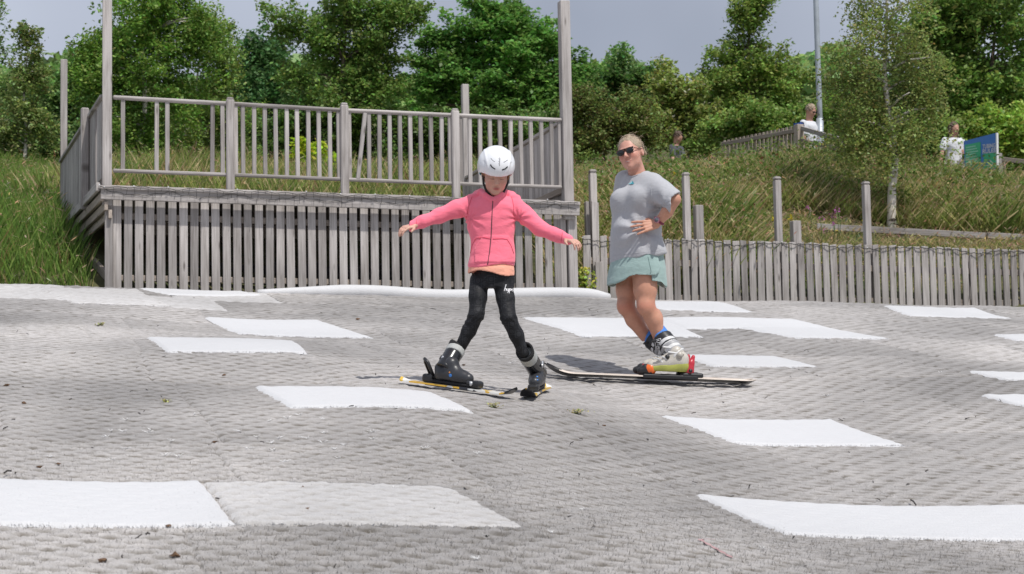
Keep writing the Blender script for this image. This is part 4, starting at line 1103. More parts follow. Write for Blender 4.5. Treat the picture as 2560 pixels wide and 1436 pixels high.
def leggings():
    v = Vol((g(1115, 0).x, -.2, gz(905)), (g(1340, 0).x, .16, gz(660)), .0056)
    v.loft([(gz(720), g(1227, 0).x, 0, .106, .080), (gz(700), g(1227.5, 0).x, 0, .112, .085), (gz(665), g(1228, 0).x, 0, .106, .08)], 0, .02)
    v.chain([g(1198, 702, 0), g(1195, 745, -.03), g(1191, 787, -.062), g(1172, 828, -.03), g(1147, 876, -.01)], [.056, .051, .045, .042, .031], .016)
    v.chain([g(1255, 702, 0), g(1264, 748, -.04), g(1271, 795, -.082), g(1291, 838, -.05), g(1309, 884, -.03)], [.057, .052, .045, .042, .031], .016)
    return vol_obj("leggings", v, leg_mat(), girl, 2, lambda V: folds(9, .0022, 46, (.2, .2, .9))(V) + .0035 * np.sin(V[:, 2] * 150 + 5 * np.sin(V[:, 0] * 40)) * np.exp(-((V[:, 2] - gz(800)) / .04) ** 2) * .6)
gleg = leggings(); lb = bvh_of(gleg)
M_PRINT = plain("white_print", (.82, .82, .84), .6, .03)
# handwritten logo on the thigh, letter strokes laid on the cloth
def K(x, y): return (1258.5 + x * 3.05, 729 - y * 2.6 - x * .0)
hy = [[(2.2, 6.6), (1.3, 3), (.6, .2)], [(1.0, 1.6), (1.7, 2.7), (2.3, 2.3), (2.2, .2)], [(2.9, 2.6), (2.9, .9), (3.5, .3), (4.1, 1.2), (4.3, 2.6)], [(4.3, 2.6), (4.0, -.3), (3.3, -1.6)], [(5.0, 2.5), (4.8, .3), (4.7, -2.0)], [(5.0, 2.2), (5.8, 2.6), (6.1, 1.6), (5.6, .6), (4.9, .8)], [(6.6, 1.4), (7.3, 1.8), (7.2, 2.3), (6.7, 2.0), (6.6, .8), (7.1, .2), (7.8, .5)]]
seams("logo_lettering", lb, [[K(*p) for p in s_] for s_ in hy], .0026, M_PRINT, gleg, 2, .0005)
# --- helmet, strap, hair
M_HELM = plain("white_helmet_shell", (.82, .83, .86), .22, .015, 8, coat=.3)
def helmet():
    lo = Vector(HGc) - Vector((.17, .19, .13)); hi = Vector(HGc) + Vector((.17, .19, .23)); v = Vol(lo, hi, .005)
    T = GT; s = HGs
    v.ell(T((0, .008, .055)), np.array((.115, .138, .114)) * s, 0, HGm)
    v.ell(T((0, .05, .02)), np.array((.110, .094, .104)) * s, .02, HGm)
    def fr(X, Y, Z):
        d = [X - HGc[0], Y - HGc[1], Z - HGc[2]]; l = [sum(HGm[i, j] * d[i] for i in range(3)) / s for j in range(3)]
        rim = .022 - .050 * np.clip((l[1] + .06) / .09, 0, 1) ** 1.3
        return (rim - l[2]) * s
    v.cutf(fr); v.ell(T((0, .008, .03)), np.array((.101, .122, .112)) * s, .004, HGm, True)
    def disp(V):
        h = (V - np.array(HGc)) @ HGm / s; x, y, z = h[:, 0], h[:, 1], h[:, 2]
        # pressed ridges running from the temples over the shell
        r1 = np.exp(-((np.abs(x) - .062 - .25 * (z - .07)) / .007) ** 2) * (y < .05) * np.clip((z - .05) / .03, 0, 1)
        r2 = -np.exp(-((np.abs(x) - .078 - .1 * (z - .07)) / .009) ** 2) * (z < .10) * (y < .02)
        return .0032 * r1 + .0030 * r2
    return vol_obj("helmet", v, M_HELM, girl, 2, disp)
ghel = helmet(); gb_ = bvh_of(ghel)
M_SLOT = plain("dark_vent", (.02, .02, .025), .7)
for pts, r in (([(1226, 412), (1230, 418), (1238, 423.5)], .0044), ([(1269, 417), (1263, 422.5), (1255, 425.5)], .0044), ([(1227, 396), (1231, 401), (1237, 405)], .0018), ([(1269, 400.5), (1264, 404), (1259, 406.5)], .0018)):
    seam("vent", gb_, pts, r, M_SLOT, ghel, 2, -.0008)
M_GREYP = plain("grey_print", (.20, .20, .22), .5, .3, 300)
seams("logo_lettering", gb_, [[(1246 + 2.2 * (k % 2), 391 + k * 3.1), (1249.5, 392.4 + k * 3.1)] for k in range(8)] + [[(1250.5, 393), (1248.5, 415)]], .0013, M_GREYP, ghel, 1, .0004)
M_TEAL = plain("teal_trim", (.05, .35, .38), .5)
for x, y in ((1199, 437), (1287, 433)):
    o = seam("trim_pad", gb_, [(x, y - 5), (x + (2 if x < 1240 else -2), y)], .004, M_TEAL, ghel, 2)
M_STRAP = plain("black_strap", (.02, .02, .022), .7)
tb = bvh_of(gbody)
tubes_obj("strap", [([GT((-.080, -.01, -.0)), GT((-.073, -.025, -.06)), GT((-.050, -.045, -.110)), GT((0, -.060, -.128)), GT((.050, -.045, -.110)), GT((.075, -.02, -.055)), GT((.080, 0, -.01))], .0075)], M_STRAP, girl, 6, True, Vector((0, 0, 0))).location = (0, 0, 0)
def ghair():
    v = Vol(Vector(HGc) - Vector((.17, .17, .2)), Vector(HGc) + Vector((.19, .2, .12)), .0045); T = GT
    v.ell(T((0, .035, .0)), np.array((.083, .085, .095)) * HGs, .0, HGm)
    v.cone(T((.02, .10, -.05)), T((.06, .06, -.145)), .022, .016, .015); v.cone(T((.06, .06, -.145)), T((.072, .03, -.19)), .016, .006, .01)
    for sx in (-1, 1): v.cone(T((sx * .079, -.02, .02)), T((sx * .077, -.012, -.055)), .008, .004, .005)
    return vol_obj("hair", v, M_HAIRG, girl, 1, lambda V: .002 * np.sin(V[:, 0] * 400 + V[:, 1] * 300))
ghair()

# --- her skis
def ski_top(name, cols, scale, seed):
    m, t, b = newmat(name); L = t.links.new; tc = N(t, "ShaderNodeTexCoord"); mp = N(t, "ShaderNodeMapping"); mp.inputs['Scale'].default_value = scale; mp.inputs['Location'].default_value = (seed, seed, 0)
    vo = N(t, "ShaderNodeTexVoronoi"); vo.inputs['Scale'].default_value = 1; L(tc.outputs['Object'], mp.inputs[0]); L(mp.outputs[0], vo.inputs['Vector'])
    sc = N(t, "ShaderNodeSeparateColor"); L(vo.outputs['Color'], sc.inputs[0]); rp = N(t, "ShaderNodeValToRGB"); rp.color_ramp.interpolation = 'CONSTANT'
    for i, c in enumerate(cols):
        e = rp.color_ramp.elements[i] if i < 2 else rp.color_ramp.elements.new(i / len(cols))
        e.position = i / len(cols); e.color = c + (1,)
    L(sc.outputs[0], rp.inputs[0]); L(rp.outputs[0], b.inputs['Base Color']); b.inputs['Roughness'].default_value = .25
    return m
M_SKIY = ski_top("yellow_white_ski_topsheet", [(.75, .74, .70), (.70, .42, .05), (.75, .74, .70), (.03, .03, .035), (.68, .45, .06)], (16, 7, 8), 3.1)
M_EDGE = plain("steel_edge", (.45, .44, .43), .35, .1, metal=.6); M_BASE = plain("black_ski_base", (.012, .012, .014), .3)
s1, f1_, sd1, up1, L1 = make_ski(hit(1002, 960), hit(1291, 1001), .098, "short yellow, white and black ski under the girl's boot on the left", "girl's skis", [M_SKIY, M_SKIY, M_BASE])
s2, f2_, sd2, up2, L2 = make_ski(hit(1364, 977) , hit(1316, 1004), .098, "short ski under the girl's other boot, its black tip pointing at the viewer", "girl's skis", [M_SKIY, M_SKIY, M_BASE])
M_BOOT = plain("black_boot_shell", (.014, .0145, .017), .25, .15, 12, coat=.2); M_BOOTG = plain("dark_grey_boot_toe", (.034, .035, .040), .38, .12, 14)
M_CUFF = plain("grey_padded_cuff", (.42, .43, .42), .7, .08, 20, .3, 200); M_LINER = plain("black_liner", (.015, .015, .017), .9, .2, 30, .4, 300); M_SILV = plain("silver_buckle", (.55, .56, .58), .3, .1, metal=.5)
M_BLUEST = plain("blue_sticker", (.05, .25, .70), .4); M_ORST = plain("orange_sticker", (.75, .30, .08), .4)
def kid_boot(ski, fw, sdv, up, along, shaft_top, side, mk):
    """rental boot standing on its binding plate; shaft leans to where the leg enters"""
    org = wpos(ski) + fw * along + up * .052                # sole centre under the ankle
    b0 = org - GB; F_, S_, U2 = fw, sdv, up
    def q(f, s, u): return b0 + F_ * f + S_ * s + U2 * u
    st = Vector(shaft_top); root_dir = (st - q(-.03, 0, .09)).normalized()
    lo = [min(q(a, b, c)[i] for a in (-.17, .22) for b in (-.09, .09) for c in (-.05, .15)) for i in range(3)]; hi = [max(q(a, b, c)[i] for a in (-.17, .22) for b in (-.09, .09) for c in (-.05, .15)) for i in range(3)]
    for i in range(3): lo[i] = min(lo[i], st[i] - .10); hi[i] = max(hi[i], st[i] + .10)
    ank = q(-.035, 0, .085)
    v = Vol(lo, hi, .0048)
    v.cone(q(-.05, 0, .045), q(.09, 0, .036), .047, .040, .01, tuple(U2), .95); v.cone(q(.05, 0, .042), q(.125, 0, .030), .044, .034, .012)
    v.cone(q(.02, 0, .07), q(.0, 0, .10), .04, .045, .02); v.cone(q(-.07, 0, .03), q(-.075, 0, .07), .036, .036, .01)
    v.cut(tuple(-U2), q(0, 0, .004))
    foot = vol_obj("ski_boot", v, M_BOOTG, girl, 2); foot.name = "ski_boot"
    # upper shell wraps the ankle
    v = Vol(lo, hi, .0048); top = ank.lerp(st, .66)
    v.cone(ank - root_dir * .02, top, .056, .054, .0, tuple(S_), .93)
    v.cut(tuple(root_dir), top); v.cut(tuple(-(root_dir + F_ * .25).normalized()), ank - root_dir * .030)
    vol_obj("shell", v, M_BOOT, foot, 2)
    v = Vol(lo, hi, .0048); v.cone(top - root_dir * .05, st, .0555, .057, 0, tuple(S_), .93); v.cut(tuple(root_dir), ank.lerp(st, .90)); v.cut(tuple(-root_dir), top - root_dir * .004)
    vol_obj("cuff", v, M_CUFF, foot, 2)
    v = Vol(lo, hi, .0048); v.cone(top, st + root_dir * .012, .050, .058, 0, tuple(S_), .93); v.cut(tuple((root_dir + F_ * .35).normalized()), st + root_dir * .008); v.cut(tuple(-root_dir), ank.lerp(st, .88))
    v.cone(top, st + root_dir * .08, .040, .044, .004, tuple(S_), .93, sub=True)
    vol_obj("liner", v, M_LINER, foot, 1)
    W_ = lambda p: p + GB
    for sgn in (side,):
        c = W_(ank.lerp(top, .55) + S_ * sgn * .056 - F_ * .0)
        local_box("buckle", foot, c, F_, S_, U2, .0, 0, 0, (.012, .050, .022), M_SILV, .005, -.5); local_box("buckle_strap", foot, c, F_, S_, U2, -.022, -.002, .004, (.014, .026, .03), M_BLACK, .006, -.5)
    fb = bvh_of(foot)
    local_box("toe_lug", foot, W_(q(.150, 0, .012)), F_, S_, U2, 0, 0, 0, (.062, .030, .020), M_BOOTG, .006); local_box("sole", foot, W_(q(.02, 0, -.006)), F_, S_, U2, 0, 0, 0, (.062, .285, .016), M_LINER, .005)
    for px, py, r, m_ in mk: 
        h, n = onto(fb, px, py, .001)
        if h:
            me = bpy.data.meshes.new("sticker"); bm = bmesh.new(); bmesh.ops.create_icosphere(bm, subdivisions=2, radius=1); bm.to_mesh(me); bm.free(); o = link("sticker", me, foot, m_, True)
            o.matrix_local = Matrix.Translation(h - GB) @ frame(n, F_).to_4x4() @ Matrix.Diagonal((r, r * .8, .0012, 1))
    # binding on the ski
    base = W_(b0)
    local_box("binding_plate", ski, base, F_, S_, U2, .02, 0, -.026, (.066, .36, .020), M_BLACK, .005)
    hp = local_box("heel_binding", ski, base, F_, S_, U2, -.150, 0, .004, (.060, .075, .050), M_BLACK, .014)
    tubes_obj("heel_lever", [([base + F_ * -.165 + S_ * .028 + U2 * .02, base + F_ * -.135 + S_ * .028 + U2 * .10, base + F_ * -.125 + U2 * .118, base + F_ * -.135 - S_ * .028 + U2 * .10, base + F_ * -.165 - S_ * .028 + U2 * .02], .010)], M_BLACK, hp, 8)
    tp = local_box("toe_binding", ski, base, F_, S_, U2, .190, 0, .004, (.066, .065, .044), M_BLACK, .016)
    tubes_obj("adjuster", [([base + F_ * .218 + U2 * .012, base + F_ * .232 + U2 * .012], .014)], M_SILV, tp, 10)
kid_boot(s1, f1_, sd1, up1, -.055, g(1143, 869, -.015), 1, ((1126, 939, .012, M_BLUEST), (1124, 931.5, .006, M_ORST)))
kid_boot(s2, f2_, sd2, up2, -.045, g(1312, 879, -.035), -1, ((1343, 942, .007, M_BLUEST), (1344, 950, .005, M_BLUEST)))
# ================================================================ THE WOMAN
WB = hit(1655, 950); WD = WB.y
woman = empty("person", WB, "woman in grey t-shirt, pale green skirt and dark sunglasses, hand on hip", "person")
def w(px, py, dd=0.0): return P(px, py, WD + dd) - WB
def wz(py): return w(1600, py).z
SW = WD / FPX
HWc = w(1577, 384, -.02); HWm = face_frame(.46, .04, -.19); HWs = 1.04
YW = -rad(45); WLEFT = Vector((math.cos(YW), math.sin(YW), 0)); WFRONT = Vector((-math.sin(-YW), -math.cos(YW), 0))
WW_ = w(1641, 561, -.20)
def woman_body():
    v = Vol((w(1505, 0).x, -.45, w(0, 885).z), (w(1720, 0).x, .36, w(0, 325).z), .0058)
    T = head_prims(v, HWc, HWm, HWs)
    v.cone(T((0, .025, -.06)), w(1596, 447, .02), .056, .062, .03)
    def sec(py, cx, rx, ry): p = w(cx, py); return (p.z, p.x, 0.0, rx, ry)
    v.loft([sec(446, 1597, .08, .04), sec(468, 1601, .13, .06), sec(500, 1596, .155, .09), sec(560, 1590, .17, .115), sec(620, 1594, .18, .13), sec(690, 1594, .18, .13)], YW, .04)
    el = w(1686, 499, -.26)
    v.cone(w(1640, 466, -.09), el, .046, .042, .03); v.chain([el, w(1668, 530, -.235), WW_], [.043, .041, .027], .015)
    # far arm folded behind the back
    c = w(1600, 470); a = c - WLEFT * .125 - WFRONT * .02 + Vector((0, 0, -.02)); b = a - WFRONT * .13 + WLEFT * .02 + Vector((0, 0, -.27)); v.cone(a, b, .042, .04, .03); v.cone(b, b + WLEFT * .12 + Vector((0, 0, -.03)) - WFRONT * .02, .042, .03, .02)
    hand(v, WW_, w(1592, 569, -.215) - WW_, Vector((-.35, -.85, .30)), .0098, .175, .10, -1, .20, .004)
    v.chain([w(1612, 680, -.09), w(1613, 725, -.10), w(1615, 766, -.115), w(1634, 800, -.085), w(1650, 850, -.06)], [.093, .080, .058, .056, .041], .02)
    v.ell(w(1609, 768, -.148), (.032, .026, .045), .045); v.ell(w(1640, 798, -.05), (.046, .050, .075), .03)
    v.chain([w(1572, 680, .08), w(1568, 725, .06), w(1565, 764, .035), w(1584, 800, .05), w(1626, 856, .065)], [.090, .077, .057, .054, .041], .02)
    v.ell(w(1557, 768, .005), (.028, .028, .045), .045); v.ell(w(1594, 800, .08), (.044, .046, .07), .03)
    def col(V, n):
        c = np.tile(np.array([.56, .285, .195]), (len(V), 1))
        h = (V - np.array(HWc)) @ HWm / HWs; hd = h[:, 2] > -.14
        c[hd] = np.array([.60, .315, .24])
        lips = np.exp(-((h[:, 0] / .023) ** 2 + ((h[:, 2] + .0655) / .009) ** 2) ** 2) * (h[:, 1] < -.07)
        chk = np.exp(-(((np.abs(h[:, 0]) - .040) / .022) ** 2 + ((h[:, 2] + .028) / .022) ** 2)) * (h[:, 1] < -.03)
        teeth = np.exp(-((h[:, 0] / .016) ** 4 + ((h[:, 2] + .0655) / .0022) ** 4)) * (h[:, 1] < -.07)
        c = c * (1 - lips[:, None]) + lips[:, None] * np.array([.46, .15, .13]); c = c * (1 - .3 * chk[:, None] * np.array([.1, .7, .7]))
        c = c * (1 - teeth[:, None]) + teeth[:, None] * np.array([.60, .52, .46])
        kn = np.exp(-((V[:, 2] - wz(768)) / .035) ** 2) * (V[:, 1] < 0); c = c * (1 - .18 * kn[:, None] * np.array([.1, .8, .8]))
        return c
    return vol_obj("body", v, SKIN, woman, 1, None, col), T
wbody, WT = woman_body()
def whair():
    v = Vol(Vector(HWc) - Vector((.17, .17, .16)), Vector(HWc) + Vector((.19, .2, .22)), .0045); T = WT; s = HWs
    v.ell(T((0, .024, .040)), np.array((.084, .100, .090)) * s, 0, HWm)
    v.ell(T((0, -.112, -.01)), np.array((.085, .085, .098)) * s, .012, HWm, True)
    v.cut(tuple(HWm @ np.array((0, -.25, -1))), T((0, .03, -.055)))
    for p, r in (((.01, .105, .055), .038), ((-.015, .095, .09), .030), ((.03, .09, .085), .026)): v.ell(T(p), (r * s, r * s, r * .8 * s), .012)
    for p, q in (((.06, .05, .06), (.080, .065, -.02)), ((-.055, .0, .085), (.0, .06, .128)), ((.02, -.02, .115), (.03, .08, .12))): v.cone(T(p), T(q), .012, .010, .012)
    fn = lambda V: .0010 * np.sin((V @ HWm)[:, 0] * 190 + np.sin(V[:, 2] * 50)) + .0012 * np.sin(V[:, 1] * 60 + V[:, 2] * 70)
    return vol_obj("hair", v, M_HAIRF, woman, 3, fn)
whair()
def whair_strands():
    g = np.random.default_rng(6); sp = []; sc = np.array((.086, .103, .093)) * HWs; c0 = np.array((0, .024, .040)) * HWs
    e = np.array((.05, .90, .30)); e /= np.linalg.norm(e)
    for i in range(110):
        a = -2.2 + 4.4 * g.random(); s0 = np.array((math.sin(a) * .95, -.62 + .55 * abs(math.sin(a)), math.cos(a) * .85 + .10 * g.normal())); s0 /= np.linalg.norm(s0)
        pts = []
        for k in range(9):
            u = k / 8 * (.7 + .3 * g.random()); d = s0 * (1 - u) + e * u; d /= np.linalg.norm(d); pts.append(Vector(np.array(HWc) + HWm @ (c0 + d * sc * (1.0 + .018 * math.sin(u * 3 + i)))) + WB)
        sp.append((pts, [.0018] * 8 + [.0009]))
    for i in range(22):
        d0 = g.normal(size=3); d0[2] = abs(d0[2]); d0[1] = abs(d0[1]); d0 /= np.linalg.norm(d0); b = np.array(HWc) + HWm @ (c0 + d0 * sc); d1 = HWm @ (d0 + .9 * g.normal(size=3)); l = .008 + .016 * g.random()
        sp.append(([Vector(b) + WB, Vector(b + d1 * l * .6) + WB, Vector(b + d1 * l + np.array((.01, 0, .008))) + WB], [.0014, .0011, .0005]))
    for d in [n for n in M_HAIRF.node_tree.nodes if n.type == 'VALTORGB']: pass
    tubes_obj("hair_strands", sp, M_HAIRF, woman, 3)["kind"] = "stuff"
# flyaway strands
tubes_obj("loose_strands", [([Vector(WT(q)) + WB for q in (a, b, c)], [.0016, .0014, .0006]) for a, b, c in (((-.03, .0, .128), (-.05, .02, .140), (-.07, .03, .138)), ((.0, .02, .13), (.01, .05, .148), (.03, .07, .150)), ((.05, .05, .10), (.075, .07, .11), (.09, .08, .095)), ((.06, .08, .05), (.085, .09, .03), (.088, .08, -.03)), ((.02, .03, .13), (.05, .05, .14), (.06, .08, .145)))], M_HAIRF, woman, 4)["kind"] = "stuff"
whair_strands()
# sunglasses
M_TORT = plain("tortoiseshell_frame", (.05, .022, .012), .2, .5, 60)
def glasses():
    v = Vol(Vector(HWc) - Vector((.15, .15, .06)), Vector(HWc) + Vector((.15, .15, .07)), .0035); s = HWs
    for sx in (-1, 1):
        v.ell(WT((sx * .034, -.099, .003)), np.array((.0295, .0055, .0225)) * s, .0, HWm); v.cone(WT((sx * .064, -.090, .012)), WT((sx * .083, .01, .010)), .004, .0035, .003)
    v.cone(WT((-.060, -.097, .020)), WT((.060, -.097, .020)), .0048, .0048, .004); v.cone(WT((-.010, -.104, .010)), WT((.010, -.104, .010)), .004, .004, .003)
    o = vol_obj("sunglasses", v, M_TORT, woman, 1)
    for sx in (-1, 1):
        l = Vol(Vector(WT((sx * .034, -.099, .003))) - Vector((.045, .045, .035)), Vector(WT((sx * .034, -.099, .003))) + Vector((.045, .045, .035)), .0028)
        l.ell(WT((sx * .034, -.1015, .001)), np.array((.0265, .0060, .0195)) * s, 0, HWm); vol_obj("lens", l, M_LENS, o, 1)
glasses()
M_GTEE = cloth("grey_marl_jersey", (.43, .435, .46), .04, 60, .9, .2, .12, .35)
def wtee():
    v = Vol((w(1505, 0).x, -.42, wz(662)), (w(1722, 0).x, .34, wz(418)), .006)
    def sec(py, cx, rx, ry): p = w(cx, py); return (p.z, p.x, 0.0, rx, ry)
    v.loft([sec(432, 1594, .085, .06), sec(444, 1597, .13, .075), sec(462, 1601, .172, .098), sec(490, 1597, .192, .118), sec(520, 1590, .195, .135), sec(560, 1590, .192, .138), sec(600, 1592, .20, .148), sec(635, 1595, .220, .166), sec(660, 1595, .224, .168)], YW, .03)
    c = w(1597, 502); v.ell(c + WFRONT * .075 + WLEFT * .075, (.095, .095, .09), .05); v.ell(c + WFRONT * .085 - WLEFT * .075, (.09, .09, .09), .05)
    v.ell(w(1593, 585) + WFRONT * .045, (.125, .125, .13), .06)
    a, b = w(1630, 464, -.10), w(1679, 500, -.245); v.chain([a, a.lerp(b, .5), b + (b - a) * .35], [.088, .080, .080], .04)
    v.chain([w(1563, 452, .13), w(1556, 490, .20)], [.075, .07], .03)
    dr = (b - a).normalized()
    # cut the sleeve end, only out past the elbow
    def slv(X, Y, Z):
        d = (X - b[0]) * .60 + (Y - b[1]) * -.15 + (Z - b[2]) * -.79
        return np.where((X > w(1651, 0).x) & (Z > wz(575)) & (Y < -.10), d, -1)
    v.cutf(slv)
    v.cone(b - dr * .02, b + dr * .14, .058, .070, .006, sub=True)
    xl, xr = w(1530, 0).x, w(1663, 0).x; zl, zr = wz(653), wz(638)
    v.cutf(lambda X, Y, Z: zl + (zr - zl) * (X - xl) / (xr - xl) + .006 * np.sin(X * 45) - Z + 0 * Y)
    v.ell(w(1589, 426, -.03), (.070, .070, .042), .006, None, True)
    f1, f2 = folds(31, .008, 19, (.5, .1, .85)), folds(4, .002, 34)
    L_ = np.array(w(1655, 520, -.16)); Wst = np.array(w(1600, 574, -.2))
    def disp(V):
        low = np.clip((wz(520) - V[:, 2]) / .15, 0, 1); r = np.linalg.norm(V - L_, axis=1)
        a_ = np.arctan2(V[:, 2] - L_[2], V[:, 0] - L_[0]); d = f1(V) * (.35 + .8 * low) + f2(V) * .45
        d = d + .006 * np.sin(a_ * 8 + 1) * np.exp(-((r - .05) / .11) ** 2)
        # the hand presses the cloth in and pulls creases towards it
        q = V - Wst; rr = np.linalg.norm(q, axis=1); an = np.arctan2(q[:, 2], q[:, 0]); d = d - .016 * np.exp(-(rr / .06) ** 2) + .008 * np.sin(an * 7 + .6) * np.exp(-((rr - .12) / .08) ** 2) * (V[:, 1] < 0)
        return d
    return vol_obj("tshirt", v, M_GTEE, woman, 2, disp)
wt = wtee(); wtb = bvh_of(wt)
M_TEALP = plain("teal_print", (.03, .30, .38), .6, .05); M_PALEP = plain("pale_teal_print", (.30, .58, .62), .6, .05)
def patch(name, bvh, poly, mat, parent, off=.0015):
    V = [];
    for x, y in poly:
        q, n = onto(bvh, x, y, off)
        if q is None: return
        V.append(q - wpos(parent))
    me = bpy.data.meshes.new(name); me.from_pydata([tuple(q) for q in V], [], [tuple(range(len(V)))]); return link(name, me, parent, mat)
patch("chest_logo", wtb, [(1571, 461), (1582, 453), (1581, 459), (1577, 461.5)], M_PALEP, wt, .003); patch("chest_logo", wtb, [(1582, 453), (1586.5, 461), (1575, 461.8), (1581, 458.5)], M_TEALP, wt, .004)
seam("neck_band", wtb, [(1560, 432), (1566, 440), (1580, 443), (1596, 437), (1604, 426)], .0045, M_GTEE, wt, 3, .0)
seam("shoulder_seam", wtb, [(1633, 447), (1627, 470), (1630, 498), (1640, 520)], .0018, M_GTEE, wt, 4, .0005); seam("hem_seam", wtb, [(1532, 640), (1565, 636), (1600, 632), (1660, 626)], .0016, M_GTEE, wt, 4, .0)
M_SKIRT = cloth("pale_green_linen", (.315, .43, .412), .05, 30, .9, .2, .3, .35); M_SHORT = cloth("teal_undershorts", (.16, .33, .33), .06, 30)
def skirt():
    P_ = [(612, 1598, .176, .132), (640, 1596.5, .192, .146), (675, 1594, .213, .166), (735, 1591.5, .228, .184)]
    def secs(o): return [(w(cx, py).z, w(cx, py).x, 0.0, rx + o, ry + o) for py, cx, rx, ry in P_]
    lo, hi = (w(1500, 0).x, -.31, wz(732)), (w(1685, 0).x, .31, wz(612))
    def hem(pts):
        xs = [w(p[0], 0).x for p in pts]; zs = [wz(p[1]) for p in pts]; return lambda X, Y, Z: np.interp(X, xs, zs) - Z + 0 * Y
    wave = lambda ph: (lambda V: np.clip((wz(625) - V[:, 2]) / .22, 0, 1) * .005 * np.sin(V[:, 0] * 26 + V[:, 1] * 20 + ph) + folds(12, .002, 45)(V))
    v = Vol(lo, hi, .0047); v.loft(secs(.013), YW, 0); v.cutf(hem([(1505, 712), (1522, 710), (1540, 704), (1552, 696), (1566, 693), (1600, 695), (1614, 694), (1622, 688), (1628, 676), (1632, 660)]))
    bx0, bx1 = w(1619, 0).x, w(1632, 0).x; za, zb = wz(634), wz(690); v.cutf(lambda X, Y, Z: np.where(Y < .12, X - (bx0 + (bx1 - bx0) * np.clip((za - Z) / (za - zb), 0, 1)), -1)); v.loft([(s_[0] + (.1 if i == 0 else -.1 if i == 3 else 0),) + s_[1:] for i, s_ in enumerate(secs(.004))], YW, 0, True)
    o = vol_obj("skirt", v, M_SKIRT, woman, 1, wave(0))
    v = Vol(lo, hi, .0047); v.loft(secs(-.002), YW, 0); v.cutf(hem([(1600, 706), (1630, 712), (1640, 720), (1664, 723)])); v.cutf(lambda X, Y, Z: np.where(Y < .12, w(1606, 0).x - X, 1) + 0 * Z); v.loft([(s_[0] + (.1 if i == 0 else -.1 if i == 3 else 0),) + s_[1:] for i, s_ in enumerate(secs(-.011))], YW, 0, True)
    vol_obj("wrap_panel", v, M_SKIRT, o, 1, wave(1.5))
    v = Vol(lo, hi, .010); v.loft(secs(-.022), YW, 0); v.cutf(hem([(1505, 690), (1560, 690), (1640, 700), (1664, 695)])); vol_obj("shorts", v, M_SHORT, o, 1)
    return o
wsk = skirt(); sb = bvh_of(wsk); seam("hem_seam", sb, [(1524, 716), (1541, 709), (1553, 699), (1568, 694), (1600, 693), (1613, 690), (1620, 683)], .0015, M_SKIRT, wsk, 3, .0)
M_SKD = plain('skirt_dark_stitch', (.20, .29, .28), .9)  # darker green for the seam line along the wrap edge
seam('wrap_edge', sb, [(1620, 642), (1624, 660), (1628, 678), (1624, 689), (1614, 694)], .0022, M_SKD, wsk, 3, .0005)
# watch and ring
M_WATCH = plain("maroon_rubber", (.20, .02, .05), .5, .1); M_DIAL = plain("watch_dial", (.12, .13, .15), .15, .1); M_PINKM = plain("pink_metal", (.55, .25, .32), .3, .1, metal=.4)
wd_ = (w(1668, 530, -.235) - WW_).normalized(); wc = WW_ + wd_ * .030
wa = wd_.cross(Vector((0, -1, .1))).normalized(); wn = wa.cross(wd_).normalized()
if wn.y > 0: wn = -wn
watch = tubes_obj("watch", [([wc + WB + (wa * math.cos(t) + wn * math.sin(t)) * .034 for t in np.linspace(0, 6.2832, 25)], .0085)], M_WATCH, woman, 8)
fd_ = (wn * .9 - wa * .35).normalized()
tubes_obj("watch_case", [([wc + WB + fd_ * .032, wc + WB + fd_ * .044], .021)], M_PINKM, watch, 18); tubes_obj("watch_face", [([wc + WB + fd_ * .043, wc + WB + fd_ * .0455], .016)], M_DIAL, watch, 18)
bb = bvh_of(wbody); M_GOLD = plain("pale_gold", (.75, .62, .40), .2, .1, metal=.8)
q, n = onto(bb, 1607, 576, .002)
if q: tubes_obj("ring", [([q + Vector((0, 0, .007)), q + Vector((.001, -.003, 0)), q + Vector((0, 0, -.007))], .0022)], M_GOLD, woman, 6)
# --- skis and boots
M_SKIP = ski_top("pink_white_ski_topsheet", [(.42, .36, .33), (.40, .24, .23), (.46, .40, .37), (.30, .24, .22)], (14, 1.2, 8), 1.7)
M_SIDE = plain("cream_sidewall", (.58, .50, .43), .4, .06)
ta, tb2 = hit(1891, 966), hit(1360, 944)
ROLL = .22
k1, kf, ks, ku, kL = make_ski(ta, tb2, .10, "cream edged adult ski with black curled tip, the one nearer the viewer", "woman's skis", [M_SKIP, M_SIDE, M_BASE], up_tip=.075, lift=.022, roll=ROLL)
off = Vector((.02, .09, 0)); a2, b2 = ta + off, tb2 + off; a2.z, b2.z = float(G(a2.x, a2.y)) - .012, float(G(b2.x, b2.y)) - .012
k2, kf2, ks2, ku2, kL2 = make_ski(a2 + Vector((-.03, 0, 0)), b2, .10, "adult ski half hidden behind its twin under the woman's far boot", "woman's skis", [M_SKIP, M_SIDE, M_BASE], up_tip=.075, lift=.022, roll=ROLL)
M_WHITEP = plain("white_boot_plastic", (.66, .66, .66), .3, .05, 12, coat=.2); M_CREAM = plain("cream_boot_plastic", (.50, .47, .42), .38, .10, 14); M_LIME = plain("lime_sole_plastic", (.36, .375, .08), .4, .15, 12)
M_STRAPG = plain("grey_boot_strap", (.34, .34, .35), .35, .08); M_REDP = plain("red_plastic", (.50, .03, .05), .3, .1); M_ORP = plain("orange_plastic", (.80, .16, .03), .35, .1); M_BLUEL = plain("blue_liner", (.06, .22, .62), .8, .1, 30)
